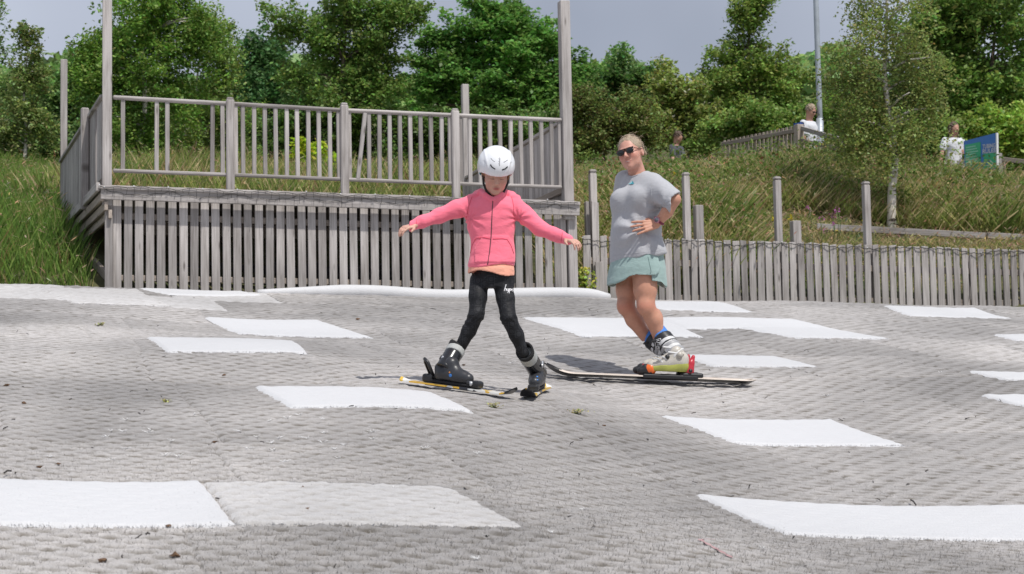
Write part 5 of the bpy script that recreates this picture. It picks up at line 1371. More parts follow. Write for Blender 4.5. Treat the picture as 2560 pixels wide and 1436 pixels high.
def adult_boot(ski, fw, sdv, up, foot_px, shaft_top, toe_mat, detail):
    h = hit(*foot_px); d0 = wpos(ski); along = (h - d0).dot(fw); org = d0 + fw * along + up * .085; b0 = org - WB
    if sdv.y > 0: sdv = -sdv                                          # s>0 is the side towards the viewer
    F_, S_, U2 = fw, sdv, up
    q = lambda f, s, u: b0 + F_ * (f * .86) + S_ * s + U2 * u
    st = Vector(shaft_top); ank = q(-.055, 0, .10); rd = (st - ank).normalized(); hh = (st - ank).length
    pts = [q(a, s, u) for a in (-.2, .24) for s in (-.1, .1) for u in (-.06, .1)] + [st + Vector((x, y, z)) for x in (-.13, .13) for y in (-.13, .13) for z in (-.12, .12)]
    lo = [min(p[i] for p in pts) for i in range(3)]; hi = [max(p[i] for p in pts) for i in range(3)]; vs3 = .0052
    def V3(): return Vol(lo, hi, vs3)
    v = V3(); v.cone(q(-.075, 0, .055), q(.06, 0, .045), .055, .050, .01); v.cone(q(.04, 0, .045), q(.15, 0, .028), .049, .034, .015); v.cone(q(.0, 0, .07), q(-.04, 0, .12), .050, .056, .025); v.cone(q(-.09, 0, .04), q(-.095, 0, .08), .044, .044, .02); v.cut(tuple(-U2), q(0, 0, .012))
    f_ = vol_obj("ski_boot", v, M_CREAM, woman, 2)
    v = V3(); v.cone(q(-.085, 0, .028), q(.06, 0, .018), .057, .051, .01); v.cone(q(.05, 0, .018), q(.155, 0, .008), .051, .037, .012); v.cut(tuple((U2 - F_ * -.18).normalized()), q(-.02, 0, .048)); v.cut(tuple(-U2), q(0, 0, -.010)); vol_obj("sole", v, M_LIME, f_, 2)
    v = V3(); v.cone(ank - rd * .03, ank + rd * hh * .86, .066, .068, 0, tuple(S_), .92); v.cut(tuple(rd), ank + rd * hh * .80); v.cut(tuple(-(rd + F_ * .35).normalized()), ank - rd * .012); v.cone(ank - rd * .02 + F_ * .05, ank + rd * hh * .5 + F_ * .055, .012, .012, .02, sub=True); vol_obj("cuff", v, M_WHITEP, f_, 2)
    v = V3(); v.cone(ank + rd * hh * .52, ank + rd * hh * .84, .070, .0715, 0, tuple(S_), .92); v.cut(tuple((rd - F_ * .1).normalized()), ank + rd * hh * .84); v.cut(tuple(-(rd - F_ * .1).normalized()), ank + rd * hh * .60); sp = vol_obj("power_strap", v, M_BLACK, f_, 2)
    v = V3(); v.cone(ank + rd * hh * .5, st + rd * .03, .058, .066, 0, tuple(S_), .92); v.cut(tuple((rd + F_ * .75).normalized()), st + rd * .004); v.cut(tuple(-rd), ank + rd * hh * .78); v.cone(ank + rd * hh * .4, st + rd * .15, .049, .056, .003, tuple(S_), .92, sub=True); vol_obj("liner", v, M_BLUEL, f_, 1)
    Wd = lambda p: p + WB
    for t0, t1, m_ in ((.06, .20, M_STRAPG), (.30, .42, M_STRAPG), (.44, .50, M_BLACK)):
        v = V3(); v.cone(ank + rd * hh * (t0 - .1), ank + rd * hh * (t1 + .1), .0695, .0705, 0, tuple(S_), .92); v.cut(tuple((rd - F_ * .12).normalized()), ank + rd * hh * t1); v.cut(tuple(-(rd - F_ * .12).normalized()), ank + rd * hh * t0); vol_obj("strap", v, m_, f_, 1)
    v = V3(); v.cone(q(.035, -.05, .088), q(.035, .05, .088), .016, .016, 0); vol_obj("instep_hinge", v, M_BLACK, f_, 1)
    for t, dx in ((.12, .028), (.36, .03)):
        c = Wd(ank + rd * hh * t + S_ * .062 + F_ * dx); local_box("buckle", f_, c, F_, S_, rd, 0, 0, 0, (.012, .062, .012), M_WHITEP, .003, .15); local_box("buckle_strap", f_, c, F_, S_, rd, -.055, -.004, 0, (.010, .045, .018), M_CREAM, .003, .15)
    for f2, u2 in ((.045, .072), (.085, .058)):
        c = Wd(q(f2, .044, u2)); local_box("buckle", f_, c, F_, S_, U2, 0, 0, 0, (.012, .058, .010), M_WHITEP, .003, .55); local_box("buckle_lever", f_, c, F_, S_, U2, .02, .004, .012, (.008, .05, .007), M_SILV, .002, .3)
    tubes_obj("pivot_disc", [([Wd(q(-.062, .050, .105)), Wd(q(-.062, .064, .105))], .021)], M_CREAM, f_, 16)
    local_box("strap_tab", f_, Wd(ank + rd * hh * .66 + F_ * .075 + S_ * .02), F_, S_, rd, 0, 0, 0, (.03, .04, .02), M_BLACK, .006, .5)
    tubes_obj("heel_loop", [([Wd(st + Vector(e)) for e in ((.045, -.03, .0), (.075, -.03, .01), (.095, -.03, -.02), (.088, -.03, -.05))], .0055)], M_BLACK, f_, 6)
    # binding
    base = Wd(b0)
    local_box("binding_plate", ski, base, F_, S_, U2, .0, 0, -.046, (.070, .38, .030), M_BLACK, .008); local_box("heel_track", ski, base, F_, S_, U2, -.15, 0, -.03, (.07, .15, .035), M_BLACK, .012)
    tpv = V3(); tpv = Vol([x - .1 for x in lo], [x + .1 for x in hi], .005); tpv.cone(q(.165, 0, -.005), q(.235, 0, -.012), .038, .026, .01); tpv.cone(q(.17, 0, .01), q(.20, 0, .012), .026, .024, .01); tp = vol_obj("toe_binding", tpv, M_BLACK, ski, 1, lambda V: 0 * V[:, 0])
    tp.location = WB - wpos(ski)
    tpv = Vol([x - .1 for x in lo], [x + .1 for x in hi], .005); tpv.cone(q(.158, 0, .003), q(.166, 0, .0), .0415, .0400, .0); c_ = vol_obj("toe_cap", tpv, toe_mat, tp, 1)
    hv = Vol([x - .12 for x in lo], [x + .12 for x in hi], .005); hv.cone(q(-.150, 0, .0), q(-.160, 0, .05), .036, .028, .01); hv.cone(q(-.165, 0, .055), q(-.182, 0, .098), .022, .013, .012); hb2 = vol_obj("heel_binding", hv, M_REDP, ski, 1); hb2.location = WB - wpos(ski)
    tubes_obj("heel_screw", [([Wd(q(-.155, .030, .0)), Wd(q(-.155, .042, .0))], .013)], M_BLACK, hb2, 12)
    return f_, sp, ank, rd, hh, F_, S_
fb1 = adult_boot(k1, kf, ks, ku, (1665, 952), w(1647, 836, -.055), M_ORP, True)
adult_boot(k2, kf2, ks2, ku2, (1650, 940), w(1622, 843, .065), M_REDP, False)
# S badge on the power strap
f_, sp, ank, rd, hh, F_, S_ = fb1
spb = bvh_of(sp); cx, cy = 1646, 857
def badge(pts, m_, name, r=.0022): seam(name, spb, pts, r, m_, sp, 1.0, .002)
bq = lambda x, y: (cx + x * 7.2 - y * 1.6, cy - y * 8.0 - x * 2.4)
badge([bq(-1, -1), bq(1, -1), bq(1, 1), bq(-1, 1), bq(-1, -1)], M_PRINT, "badge_frame")
badge([bq(.5, .55), bq(-.1, .65), bq(-.5, .35), bq(-.3, .08), bq(.3, -.08), bq(.5, -.35), bq(.1, -.65), bq(-.5, -.55)], M_PRINT, "badge_letter", .0026)
for i, (x, L_) in enumerate(((-4.6, 'L'), (-3.7, 'O'))):
    pts = [(-.35, .6), (-.35, -.6), (.3, -.6)] if L_ == 'L' else [(-.35, .5), (.35, .5), (.35, -.5), (-.35, -.5), (-.35, .5)]
    badge([bq(x * .5 + a * .4, b * .5 - .4) for a, b in pts], M_PRINT, "strap_lettering", .0013)

# ================================================================ people on the hill
def bg_person(key, label, yaw, pitch, shirt, trousers, hair, long_hair=False, glasses=False, arms=None):
    p, Hh = _feet[key]; base = Vector((p.x, p.y, p.z - Hh)); root = empty("person", base, label, "person"); s = Hh / 1.75
    left = Vector((math.cos(-yaw), math.sin(-yaw), 0)); fr = Vector((-math.sin(yaw), -math.cos(yaw), 0)); z = lambda h: Vector((0, 0, h * s))
    sh = .19 * s; hs = 1.0 * s ** .5; Hm = face_frame(yaw, pitch, 0); hc = z(1.635) + fr * .04
    def rig(v, grow, parts):
        if 'torso' in parts: v.loft([(.93 * s, 0, 0, .155 * s + grow, .11 * s + grow), (1.15 * s, 0, 0, .15 * s + grow, .105 * s + grow), (1.36 * s, 0, 0, .18 * s + grow, .11 * s + grow), (1.45 * s, 0, 0, .13 * s + grow, .07 * s + grow)], -yaw, .03)
        if 'arms' in parts or 'sleeve' in parts:
            for sd, (e1, e2) in zip((1, -1), arms):
                a = left * sd * sh + z(1.41); b = a + (left * e1[0] * sd + fr * e1[1] + Vector((0, 0, e1[2]))) * .29 * s; c = b + (left * e2[0] * sd + fr * e2[1] + Vector((0, 0, e2[2]))) * .26 * s
                if 'arms' in parts: v.cone(a, b, .045 * s, .038 * s, .02); v.cone(b, c, .038 * s, .026 * s, .01); hand(v, c, c - b, fr, .010, .17 * s, .3, sd)
                else: v.cone(a, a.lerp(b, .65), .058 * s, .062 * s, .03)
        if 'legs' in parts:
            for sd in (1, -1): v.cone(left * sd * .09 * s + z(.92), left * sd * .10 * s + z(.48), .085 * s + grow, .058 * s + grow, .03); v.cone(left * sd * .10 * s + z(.48), left * sd * .10 * s + z(.08), .055 * s + grow, .04 * s + grow, .02)
            if 'feet' in parts:
                for sd in (1, -1): v.cone(left * sd * .10 * s + z(.05) - fr * .04, left * sd * .10 * s + z(.035) + fr * .15, .042, .035, .02)
        return v
    lo, hi = (-.62, -.62, -.02), (.62, .62, 1.85 * s)
    v = rig(Vol(lo, hi, .014), 0, ('torso', 'arms', 'legs', 'feet')); T = head_prims(v, hc, Hm, hs); v.cone(T((0, .02, -.05)), z(1.42), .055 * s, .062 * s, .02)
    def col(V, n):
        c = np.tile(np.array([.52, .29, .21]), (len(V), 1)); c[V[:, 2] < .07] = (.05, .05, .05); return c
    vol_obj("body", v, SKIN, root, 1, None, col)
    v = rig(Vol(lo, hi, .014), .016, ('torso', 'sleeve')); v.cutf(lambda X, Y, Z: .90 * s - Z + 0 * X + 0 * Y); vol_obj("tshirt", v, shirt, root, 2, folds(3, .005, 25, (0, 0, 1)))
    v = rig(Vol(lo, hi, .016), .012, ('legs',)); v.loft([(.80 * s, 0, 0, .165 * s, .12 * s), (.96 * s, 0, 0, .16 * s, .115 * s)], -yaw, .02); vol_obj("trousers", v, trousers, root, 1)
    v = Vol(np.array(hc) - .25, np.array(hc) + .22, .008); v.ell(T((0, .022, .036)), np.array((.085, .102, .092)) * hs, 0, Hm); v.ell(T((0, -.115, -.02)), np.array((.085, .085, .105)) * hs, .012, Hm, True); v.cut(tuple(Hm @ np.array((0, -.2, -1))), T((0, .03, -.05)))
    if long_hair:
        for sd in (-1, 1): v.chain([T((sd * .07, .02, .03)), T((sd * .088, .01, -.06)), T((sd * .085, -.02, -.19))], [.03, .028, .014], .02)
        v.cone(T((0, .09, 0)), T((0, .08, -.18)), .06, .04, .03)
    vol_obj("hair", v, hair, root, 1, lambda V: .006 * np.sin(V[:, 0] * 120 + 3 * np.sin(V[:, 2] * 60)))
    if glasses:
        v = Vol(np.array(hc) - .17, np.array(hc) + .17, .007)
        for sd in (-1, 1): v.ell(T((sd * .034, -.098, .004)), np.array((.030, .009, .021)) * hs, 0, Hm); v.cone(T((sd * .062, -.09, .01)), T((sd * .083, .01, .008)), .005, .005, .003)
        vol_obj("sunglasses", v, M_LENS, root, 1)
    return root
M_WTEE = cloth("white_jersey", (.68, .69, .73), .04); M_DTEE = cloth("dark_grey_jersey", (.07, .075, .085), .2, 12); M_JEANS = cloth("dark_denim", (.03, .035, .05), .15)
bg_person('man', "man in white t-shirt and sunglasses looking down beside the ramp fence", -.75, .45, M_WTEE, M_JEANS, M_HAIRF, False, True, (((.25, .2, -.95), (.1, .5, -.85)), ((.15, .1, -.98), (.0, .35, -.93))))
bg_person('boy', "dark haired boy in dark grey t-shirt, only his head and shoulders above the grass", -.9, .5, M_DTEE, M_JEANS, M_HAIRB, False, False, (((.2, .2, -.95), (.1, .6, -.8)), ((.2, .2, -.95), (.1, .6, -.8))))
bg_person('woman', "long haired woman in white top standing left of the blue rules board", -.35, .15, M_WTEE, M_JEANS, M_HAIRB, True, False, (((.25, .15, -.95), (-.75, .65, .05)), ((.35, .1, -.93), (.25, .15, -.95))))
# ================================================================ VEGETATION
def leaf_quads(C, size, g, up=.25, droop=0.0, asp=.62):
    n = len(C); nr = g.normal(size=(n, 3)); nr[:, 2] = np.abs(nr[:, 2]) + up; nr /= np.linalg.norm(nr, axis=1)[:, None]
    a = np.cross(nr, g.normal(size=(n, 3))); a /= np.maximum(np.linalg.norm(a, axis=1), 1e-6)[:, None]
    if droop: a[:, 2] -= droop; a /= np.linalg.norm(a, axis=1)[:, None]
    b = np.cross(nr, a); s = size * (.65 + .7 * g.random(n))[:, None]
    V = np.stack([C - a * s * .5, C + b * s * asp * .5 + a * s * .08 + nr * s * .08, C + a * s * .5, C - b * s * asp * .5 + a * s * .08 + nr * s * .08], 1).reshape(-1, 3)
    return V, np.arange(4 * n).reshape(-1, 4)
def leaf_cols(n, base, g, var=.35, alt=None, altf=.0):
    c = np.array(base)[None] * np.array([3.35, 3.0, 2.9]) * (1 + var * (g.random(n)[:, None] * 2 - 1)) * (1 + .12 * g.normal(size=(n, 3)))
    if alt is not None: k = g.random(n) < altf; c[k] = np.array(alt) * (.7 + .6 * g.random(k.sum()))[:, None]
    return np.clip(np.repeat(c, 4, 0), .004, 1)
def tree(name, label, group, base_px, D_, blobs, nleaf, size, base_col, trunk=None, tr=.10, bark=None, ncl=60, csig=.26, up=.25, droop=0.0, alt=None, altf=0.0, cat="tree", shell=.45, seed=0, limbs=True, var=.35, flat=.75):
    """one tree or shrub: blobs are (px, py, rx, ry) lobes of its crown at distance D_, trunk is its centre line in photo pixels"""
    g = np.random.default_rng(seed + 100); k = D_ / FPX
    bp = P(base_px[0], base_px[1], D_); bz = float(H(bp.x, bp.y)); org = Vector((bp.x, bp.y, bz)); root = empty(name, org, label, cat, group)
    ncl = int(ncl * .8)
    vol = np.array([b[2] * b[3] for b in blobs], float); pick = g.choice(len(blobs), ncl, p=vol / vol.sum())
    cl = []
    for i in pick:
        bx, by, rx, ry = blobs[i]; c = P(bx, by, D_); d = g.normal(size=3); d /= np.linalg.norm(d); r = g.random() ** shell
        cl.append((c.x + d[0] * rx * k * r * .86, c.y + d[1] * rx * k * r * .75, c.z + d[2] * ry * k * r * .88))
    cl = np.array(cl); wgt = .4 + g.random(ncl); per = np.maximum(6, .85 * nleaf * wgt / wgt.sum()).astype(int); pts = []
    ax = np.array([org.x, org.y]); zm = cl[:, 2].mean()
    for c, m in zip(cl, per):
        # each clump is a spray of two or three twigs running outwards from the trunk
        o_ = np.array([c[0] - ax[0], c[1] - ax[1], (c[2] - zm) * .5 + .25]); o_ /= max(1e-6, np.linalg.norm(o_))
        for tw in range(3):
            d = o_ + .75 * g.normal(size=3); d[2] -= .5 * droop; d /= np.linalg.norm(d); mm = max(3, m // 3)
            u = g.random(mm)[:, None] ** .8; q = d[None] * u * csig * 2.6 + g.normal(size=(mm, 3)) * np.array([1, 1, flat]) * csig * (.62 - .42 * u)
            if droop: q[:, 2] -= droop * csig * 1.6 * u[:, 0] ** 2 + np.abs(g.normal(size=mm)) * droop * csig * .6
            pts.append(c - d * csig * .9 + q)
    pts = np.concatenate(pts); pts = pts[pts[:, 2] > H(pts[:, 0], pts[:, 1]) - .05]
    V, F_ = leaf_quads(pts, size * .84, g, up + .35, droop * .5)
    tone = 1 + .22 * np.sin(pts[:, 0] * 1.9 + seed) * np.sin(pts[:, 2] * 2.3 + seed * 2)
    link("crown", np_mesh("crown", V - np.array(org), F_, leaf_cols(len(pts), base_col, g, var, alt, altf) * np.repeat(tone, 4)[:, None]), root, M_LEAF)
    bark = bark or M_BARK
    if trunk is None:
        top = cl[np.argmax(cl[:, 2])]; mid = cl.mean(0); tp = [Vector((org.x, org.y, org.z - .3)), Vector((org.x + .3 * (mid[0] - org.x), org.y, org.z * .5 + mid[2] * .5)), Vector((mid[0], mid[1], mid[2])), Vector((.5 * mid[0] + .5 * top[0], mid[1], top[2] - .2))]
    else:
        tp = [P(x, y, D_) for x, y in trunk]; tp.insert(0, Vector((tp[0].x, tp[0].y, min(bz, tp[0].z) - .3)))
    fine = []; nS = 5
    for i in range(len(tp) - 1):
        for j in range(nS): q = tp[i].lerp(tp[i + 1], j / nS); fine.append(q + Vector((.03 * math.sin(3 * q.z + seed), .03 * math.cos(2.3 * q.z), 0)) * (1 if i + j else 0))
    fine.append(tp[-1]); m = len(fine); tubes_obj("trunk", [(fine, [tr * (1 - .82 * i / (m - 1)) for i in range(m)])], bark, root, 8)
    if limbs:
        sp = []
        for c in cl[::max(1, ncl // 26)]:
            c = Vector(c); lo = [i for i in range(m) if fine[i].z < c.z - .15 * (c - fine[i]).length]
            i = max(lo) if lo else m // 3; i = max(i, m // 5); a = fine[i]
            sp.append(([a, a.lerp(c, .5) + Vector((0, 0, .10 * (c - a).length)), c], [tr * .42 * (1 - .7 * i / m), tr * .22, .008]))
        link_ = tubes_obj("limbs", sp, bark, root, 5); link_["kind"] = "stuff"
    return root
G1, G2, G3, G4 = (.075, .125, .030), (.050, .095, .024), (.085, .115, .035), (.045, .080, .024)
FL_ = [
 # right background first to last
 dict(name="birch_tree", label="slim silver birch standing on the right-hand bank, its white trunk rising beside a fence post", group="birches", base_px=(2234, 585), D_=19.6, blobs=[(2225, 60, 150, 110), (2200, 210, 150, 120), (2255, 310, 140, 95), (2170, 310, 90, 85), (2275, 165, 85, 95), (2230, -80, 120, 90), (2295, 225, 45, 55), (2150, 130, 70, 80)], nleaf=33000, size=.055, base_col=G3, trunk=[(2235, 580), (2228, 470), (2232, 400), (2226, 300), (2218, 180), (2212, 60), (2208, -120)], tr=.075, bark=M_BIRCH, ncl=150, csig=.22, droop=.7, seed=1, shell=.6),
 dict(name="broadleaf_tree", label="dense dark tree filling the top right corner behind the rules board", group="trees behind the slope", base_px=(2500, 470), D_=29, blobs=[(2500, 60, 130, 140), (2440, 200, 110, 120), (2550, 240, 110, 130), (2450, 330, 120, 80), (2560, 380, 100, 70), (2380, 60, 80, 90)], nleaf=36000, size=.125, base_col=(.060, .105, .024), ncl=110, csig=.34, seed=2),
 dict(name="broadleaf_tree", label="dull green tree seen through the right-hand birch, left of the rules board", group="trees behind the slope", base_px=(2330, 450), D_=31, blobs=[(2330, 120, 110, 130), (2300, 280, 110, 100), (2380, 260, 80, 110), (2250, 340, 90, 60)], nleaf=18000, size=.13, base_col=G4, ncl=60, csig=.36, seed=3),
 dict(name="hedge_shrub", label="dark rounded shrub between the long haired woman and the birch", group="shrubs on the crest", base_px=(2290, 440), D_=26.2, blobs=[(2300, 350, 90, 70), (2220, 390, 80, 50), (2350, 380, 50, 60)], nleaf=16000, size=.10, base_col=(.065, .11, .026), ncl=50, csig=.26, seed=4, cat="shrub", tr=.06),
 dict(name="hedge_shrub", label="bright green shrub behind the blue rules board", group="shrubs on the crest", base_px=(2480, 440), D_=26.5, blobs=[(2440, 350, 70, 60), (2520, 350, 70, 70), (2560, 420, 60, 50)], nleaf=13000, size=.11, base_col=(.095, .15, .03), ncl=40, csig=.28, seed=5, cat="shrub", tr=.06),
 dict(name="broadleaf_tree", label="ragged tree with a thin open top standing left of the pale pole", group="trees behind the slope", base_px=(1880, 420), D_=32, blobs=[(1868, 60, 50, 80), (1850, 175, 95, 70), (1930, 200, 80, 80), (1800, 240, 85, 75), (1880, 290, 120, 60), (1960, 270, 60, 70), (1895, 10, 30, 40)], nleaf=30000, size=.105, base_col=(.075, .118, .028), trunk=[(1885, 420), (1880, 300), (1868, 150), (1870, 10)], tr=.09, ncl=120, csig=.26, seed=6),
 dict(name="elder_bush", label="elder bush with flat cream flower heads left of the ramp fence", group="shrubs on the crest", base_px=(1690, 400), D_=29.5, blobs=[(1690, 225, 70, 45), (1660, 280, 60, 55), (1730, 290, 65, 55), (1700, 340, 90, 40)], nleaf=17000, size=.11, base_col=(.095, .13, .035), ncl=70, csig=.24, seed=7, cat="shrub", tr=.06, alt=(.62, .60, .45), altf=.035),
 dict(name="broadleaf_tree", label="dark green tree behind the elder bush, right of the tall deck post", group="trees behind the slope", base_px=(1570, 400), D_=36, blobs=[(1560, 180, 50, 40), (1600, 215, 50, 40), (1545, 240, 70, 55), (1500, 230, 40, 40)], nleaf=13000, size=.13, base_col=(.05, .10, .03), ncl=50, csig=.30, seed=8),
 dict(name="thicket", label="brownish green thorn thicket right of the deck's tall right post", group="shrubs on the crest", base_px=(1500, 400), D_=27.5, blobs=[(1460, 270, 50, 55), (1520, 310, 75, 55), (1600, 330, 70, 45), (1470, 360, 70, 40), (1575, 270, 40, 35)], nleaf=24000, size=.075, base_col=(.060, .085, .024), ncl=100, csig=.22, seed=9, cat="shrub", tr=.06, alt=(.11, .075, .03), altf=.15),
 dict(name="thicket", label="dense green thicket below the ragged tree behind the ramp fence", group="shrubs on the crest", base_px=(1900, 400), D_=28.0, blobs=[(1810, 330, 75, 45), (1900, 320, 80, 50), (1990, 320, 70, 55), (2060, 300, 60, 70)], nleaf=22000, size=.10, base_col=(.072, .12, .028), ncl=80, csig=.24, seed=10, cat="shrub", tr=.06),
 dict(name="ash_tree", label="big rounded ash tree with dense leafy lobes behind the middle of the deck", group="trees behind the slope", base_px=(1240, 430), D_=33, blobs=[(1240, 60, 105, 60), (1160, 110, 90, 70), (1330, 110, 100, 75), (1400, 170, 65, 70), (1110, 190, 100, 60), (1240, 180, 130, 80), (1350, 230, 100, 55), (1060, 240, 70, 50), (1180, 260, 110, 45), (1270, 40, 60, 35)], nleaf=52000, size=.135, base_col=(.058, .125, .030), tr=.22, ncl=150, csig=.34, seed=11, up=.7, flat=.5),
 dict(name="broadleaf_tree", label="airy tall tree overhanging the deck between the first two newel posts", group="trees behind the slope", base_px=(850, 430), D_=28.5, blobs=[(870, 30, 120, 70), (960, 60, 90, 60), (800, 90, 90, 70), (900, 150, 110, 70), (790, 200, 90, 60), (930, 215, 80, 45), (860, 270, 100, 50), (720, 40, 60, 50), (1010, 20, 50, 40)], nleaf=42000, size=.095, base_col=(.060, .105, .026), trunk=[(845, 430), (850, 300), (862, 150), (870, -40)], tr=.11, ncl=150, csig=.26, seed=12),
 dict(name="broadleaf_tree", label="dark blue-green tree in the gap between the two left-hand crowns", group="trees behind the slope", base_px=(660, 430), D_=36, blobs=[(665, 125, 40, 45), (640, 195, 70, 60), (690, 240, 90, 60)], nleaf=17000, size=.14, base_col=(.038, .085, .030), ncl=60, csig=.34, seed=13),
 dict(name="birch_tree", label="tall leafy birch with a brown-flecked trunk just right of the tall left deck post", group="birches", base_px=(338, 470), D_=24.5, blobs=[(390, 20, 150, 90), (300, 70, 110, 80), (460, 90, 120, 80), (350, 160, 150, 80), (470, 200, 100, 80), (280, 220, 100, 70), (400, 270, 130, 70), (520, 60, 70, 60), (240, 130, 60, 50), (330, 330, 110, 60)], nleaf=46000, size=.080, base_col=(.064, .118, .024), trunk=[(338, 460), (345, 390), (358, 300), (360, 200), (366, 90), (366, -90)], tr=.085, bark=M_BIRCH, ncl=170, csig=.25, droop=.4, seed=14),
 dict(name="birch_tree", label="thinner birch with sparse outer twigs right of the tall leafy birch", group="birches", base_px=(500, 455), D_=26.5, blobs=[(525, 60, 45, 65), (545, 150, 50, 70), (520, 240, 80, 70), (570, 300, 90, 60), (480, 330, 80, 60)], nleaf=20000, size=.075, base_col=(.075, .120, .030), trunk=[(500, 450), (500, 330), (497, 200), (505, 60)], tr=.05, bark=M_BIRCH, ncl=90, csig=.23, droop=.5, seed=15),
 dict(name="birch_tree", label="young birch with pale lower trunk at far left of the grass bank", group="birches", base_px=(58, 415), D_=24, blobs=[(68, 95, 22, 40), (75, 190, 42, 50), (50, 275, 55, 50), (105, 310, 45, 50), (20, 330, 50, 50), (90, 140, 24, 24)], nleaf=11000, size=.072, base_col=(.072, .105, .034), trunk=[(58, 412), (60, 330), (62, 250), (72, 150), (72, 60)], tr=.04, bark=M_BIRCH, ncl=90, csig=.15, droop=.5, seed=16),
 dict(name="birch_tree", label="birch crown reaching in at the top left corner", group="birches", base_px=(-60, 420), D_=25, blobs=[(-50, 30, 50, 60), (-30, 120, 40, 50), (-50, 200, 50, 70), (-50, 300, 60, 70)], nleaf=9000, size=.08, base_col=(.058, .10, .03), ncl=70, csig=.23, droop=.4, seed=17, bark=M_BIRCH),
 dict(name="broadleaf_tree", label="soft green tree behind the deck's back left post", group="trees behind the slope", base_px=(200, 420), D_=31, blobs=[(190, 185, 45, 28), (160, 255, 70, 50), (220, 300, 80, 55), (120, 335, 70, 55), (215, 225, 50, 45)], nleaf=22000, size=.12, base_col=(.052, .100, .030), ncl=80, csig=.30, seed=18),
 dict(name="broadleaf_tree", label="green tree standing beyond the left edge of the view above the grass bank", group="trees behind the slope", base_px=(-420, 420), D_=30, blobs=[(-420, 180, 130, 110), (-340, 280, 110, 70), (-500, 290, 110, 80), (-240, 310, 100, 60)], nleaf=9000, size=.15, base_col=(.055, .10, .028), ncl=60, csig=.34, seed=31),
 dict(name="hedge_shrub", label="dense dark shrub behind the left bay of the balustrade", group="shrubs behind the deck", base_px=(420, 450), D_=27.5, blobs=[(330, 370, 90, 60), (430, 380, 90, 55), (530, 390, 80, 50)], nleaf=20000, size=.10, base_col=(.052, .095, .022), ncl=70, csig=.25, seed=19, cat="shrub", tr=.06),
 dict(name="hedge_shrub", label="dark shrub behind the second bay of the balustrade", group="shrubs behind the deck", base_px=(700, 450), D_=28.5, blobs=[(640, 340, 80, 60), (720, 330, 80, 60), (660, 400, 90, 45), (760, 300, 70, 50)], nleaf=20000, size=.10, base_col=(.042, .078, .022), ncl=70, csig=.25, seed=20, cat="shrub", tr=.06),
 dict(name="lime_shrub", label="bright yellow-green shrub with large leaves behind the second balustrade bay", group="shrubs behind the deck", base_px=(800, 470), D_=24.2, blobs=[(790, 395, 50, 32), (770, 430, 42, 30), (825, 425, 40, 30)], nleaf=4200, size=.15, base_col=(.17, .24, .02), ncl=34, csig=.16, seed=21, cat="shrub", tr=.04, up=.8),
 dict(name="hedge_shrub", label="dark leafy shrub behind the third bay of the balustrade", group="shrubs behind the deck", base_px=(960, 450), D_=28.5, blobs=[(900, 340, 80, 60), (990, 330, 80, 60), (930, 400, 90, 45), (1030, 390, 70, 45)], nleaf=20000, size=.10, base_col=(.048, .085, .022), ncl=70, csig=.25, seed=22, cat="shrub", tr=.06),
 dict(name="hedge_shrub", label="shadowy shrub under the ash tree behind the girl's helmet", group="shrubs behind the deck", base_px=(1220, 450), D_=28.5, blobs=[(1120, 350, 80, 55), (1210, 340, 90, 60), (1300, 340, 90, 60), (1380, 330, 60, 70)], nleaf=22000, size=.10, base_col=(.045, .082, .022), ncl=80, csig=.25, seed=23, cat="shrub", tr=.06),
 dict(name="hedge_shrub", label="dark bushy shrub behind the left deck posts at the head of the grass bank", group="shrubs on the crest", base_px=(150, 420), D_=27, blobs=[(40, 370, 80, 45), (130, 375, 90, 45), (210, 370, 70, 55)], nleaf=18000, size=.10, base_col=(.046, .085, .026), ncl=70, csig=.24, seed=24, cat="shrub", tr=.05),
]
for d in FL_: tree(**d)
# far wood closing the gaps low between the crowns
def far_wood():
    g = np.random.default_rng(77); n = 30000; x = -24 + 48 * g.random(n); y = 41 + 9 * g.random(n); bz = H(x, y)
    top = 1.5 + .4 * np.sin(x * .8) + .3 * np.sin(x * 1.9 + 1); z = bz + top * g.random(n) ** .7
    V, F_ = leaf_quads(np.c_[x, y, z], .42, g, .3)
    o = link("far_wood", np_mesh("far_wood", V, F_, leaf_cols(n, (.075, .13, .045), g)), None, M_LEAF); tag(o, "dark mass of woodland beyond the separate trees", kind="stuff")
far_wood()

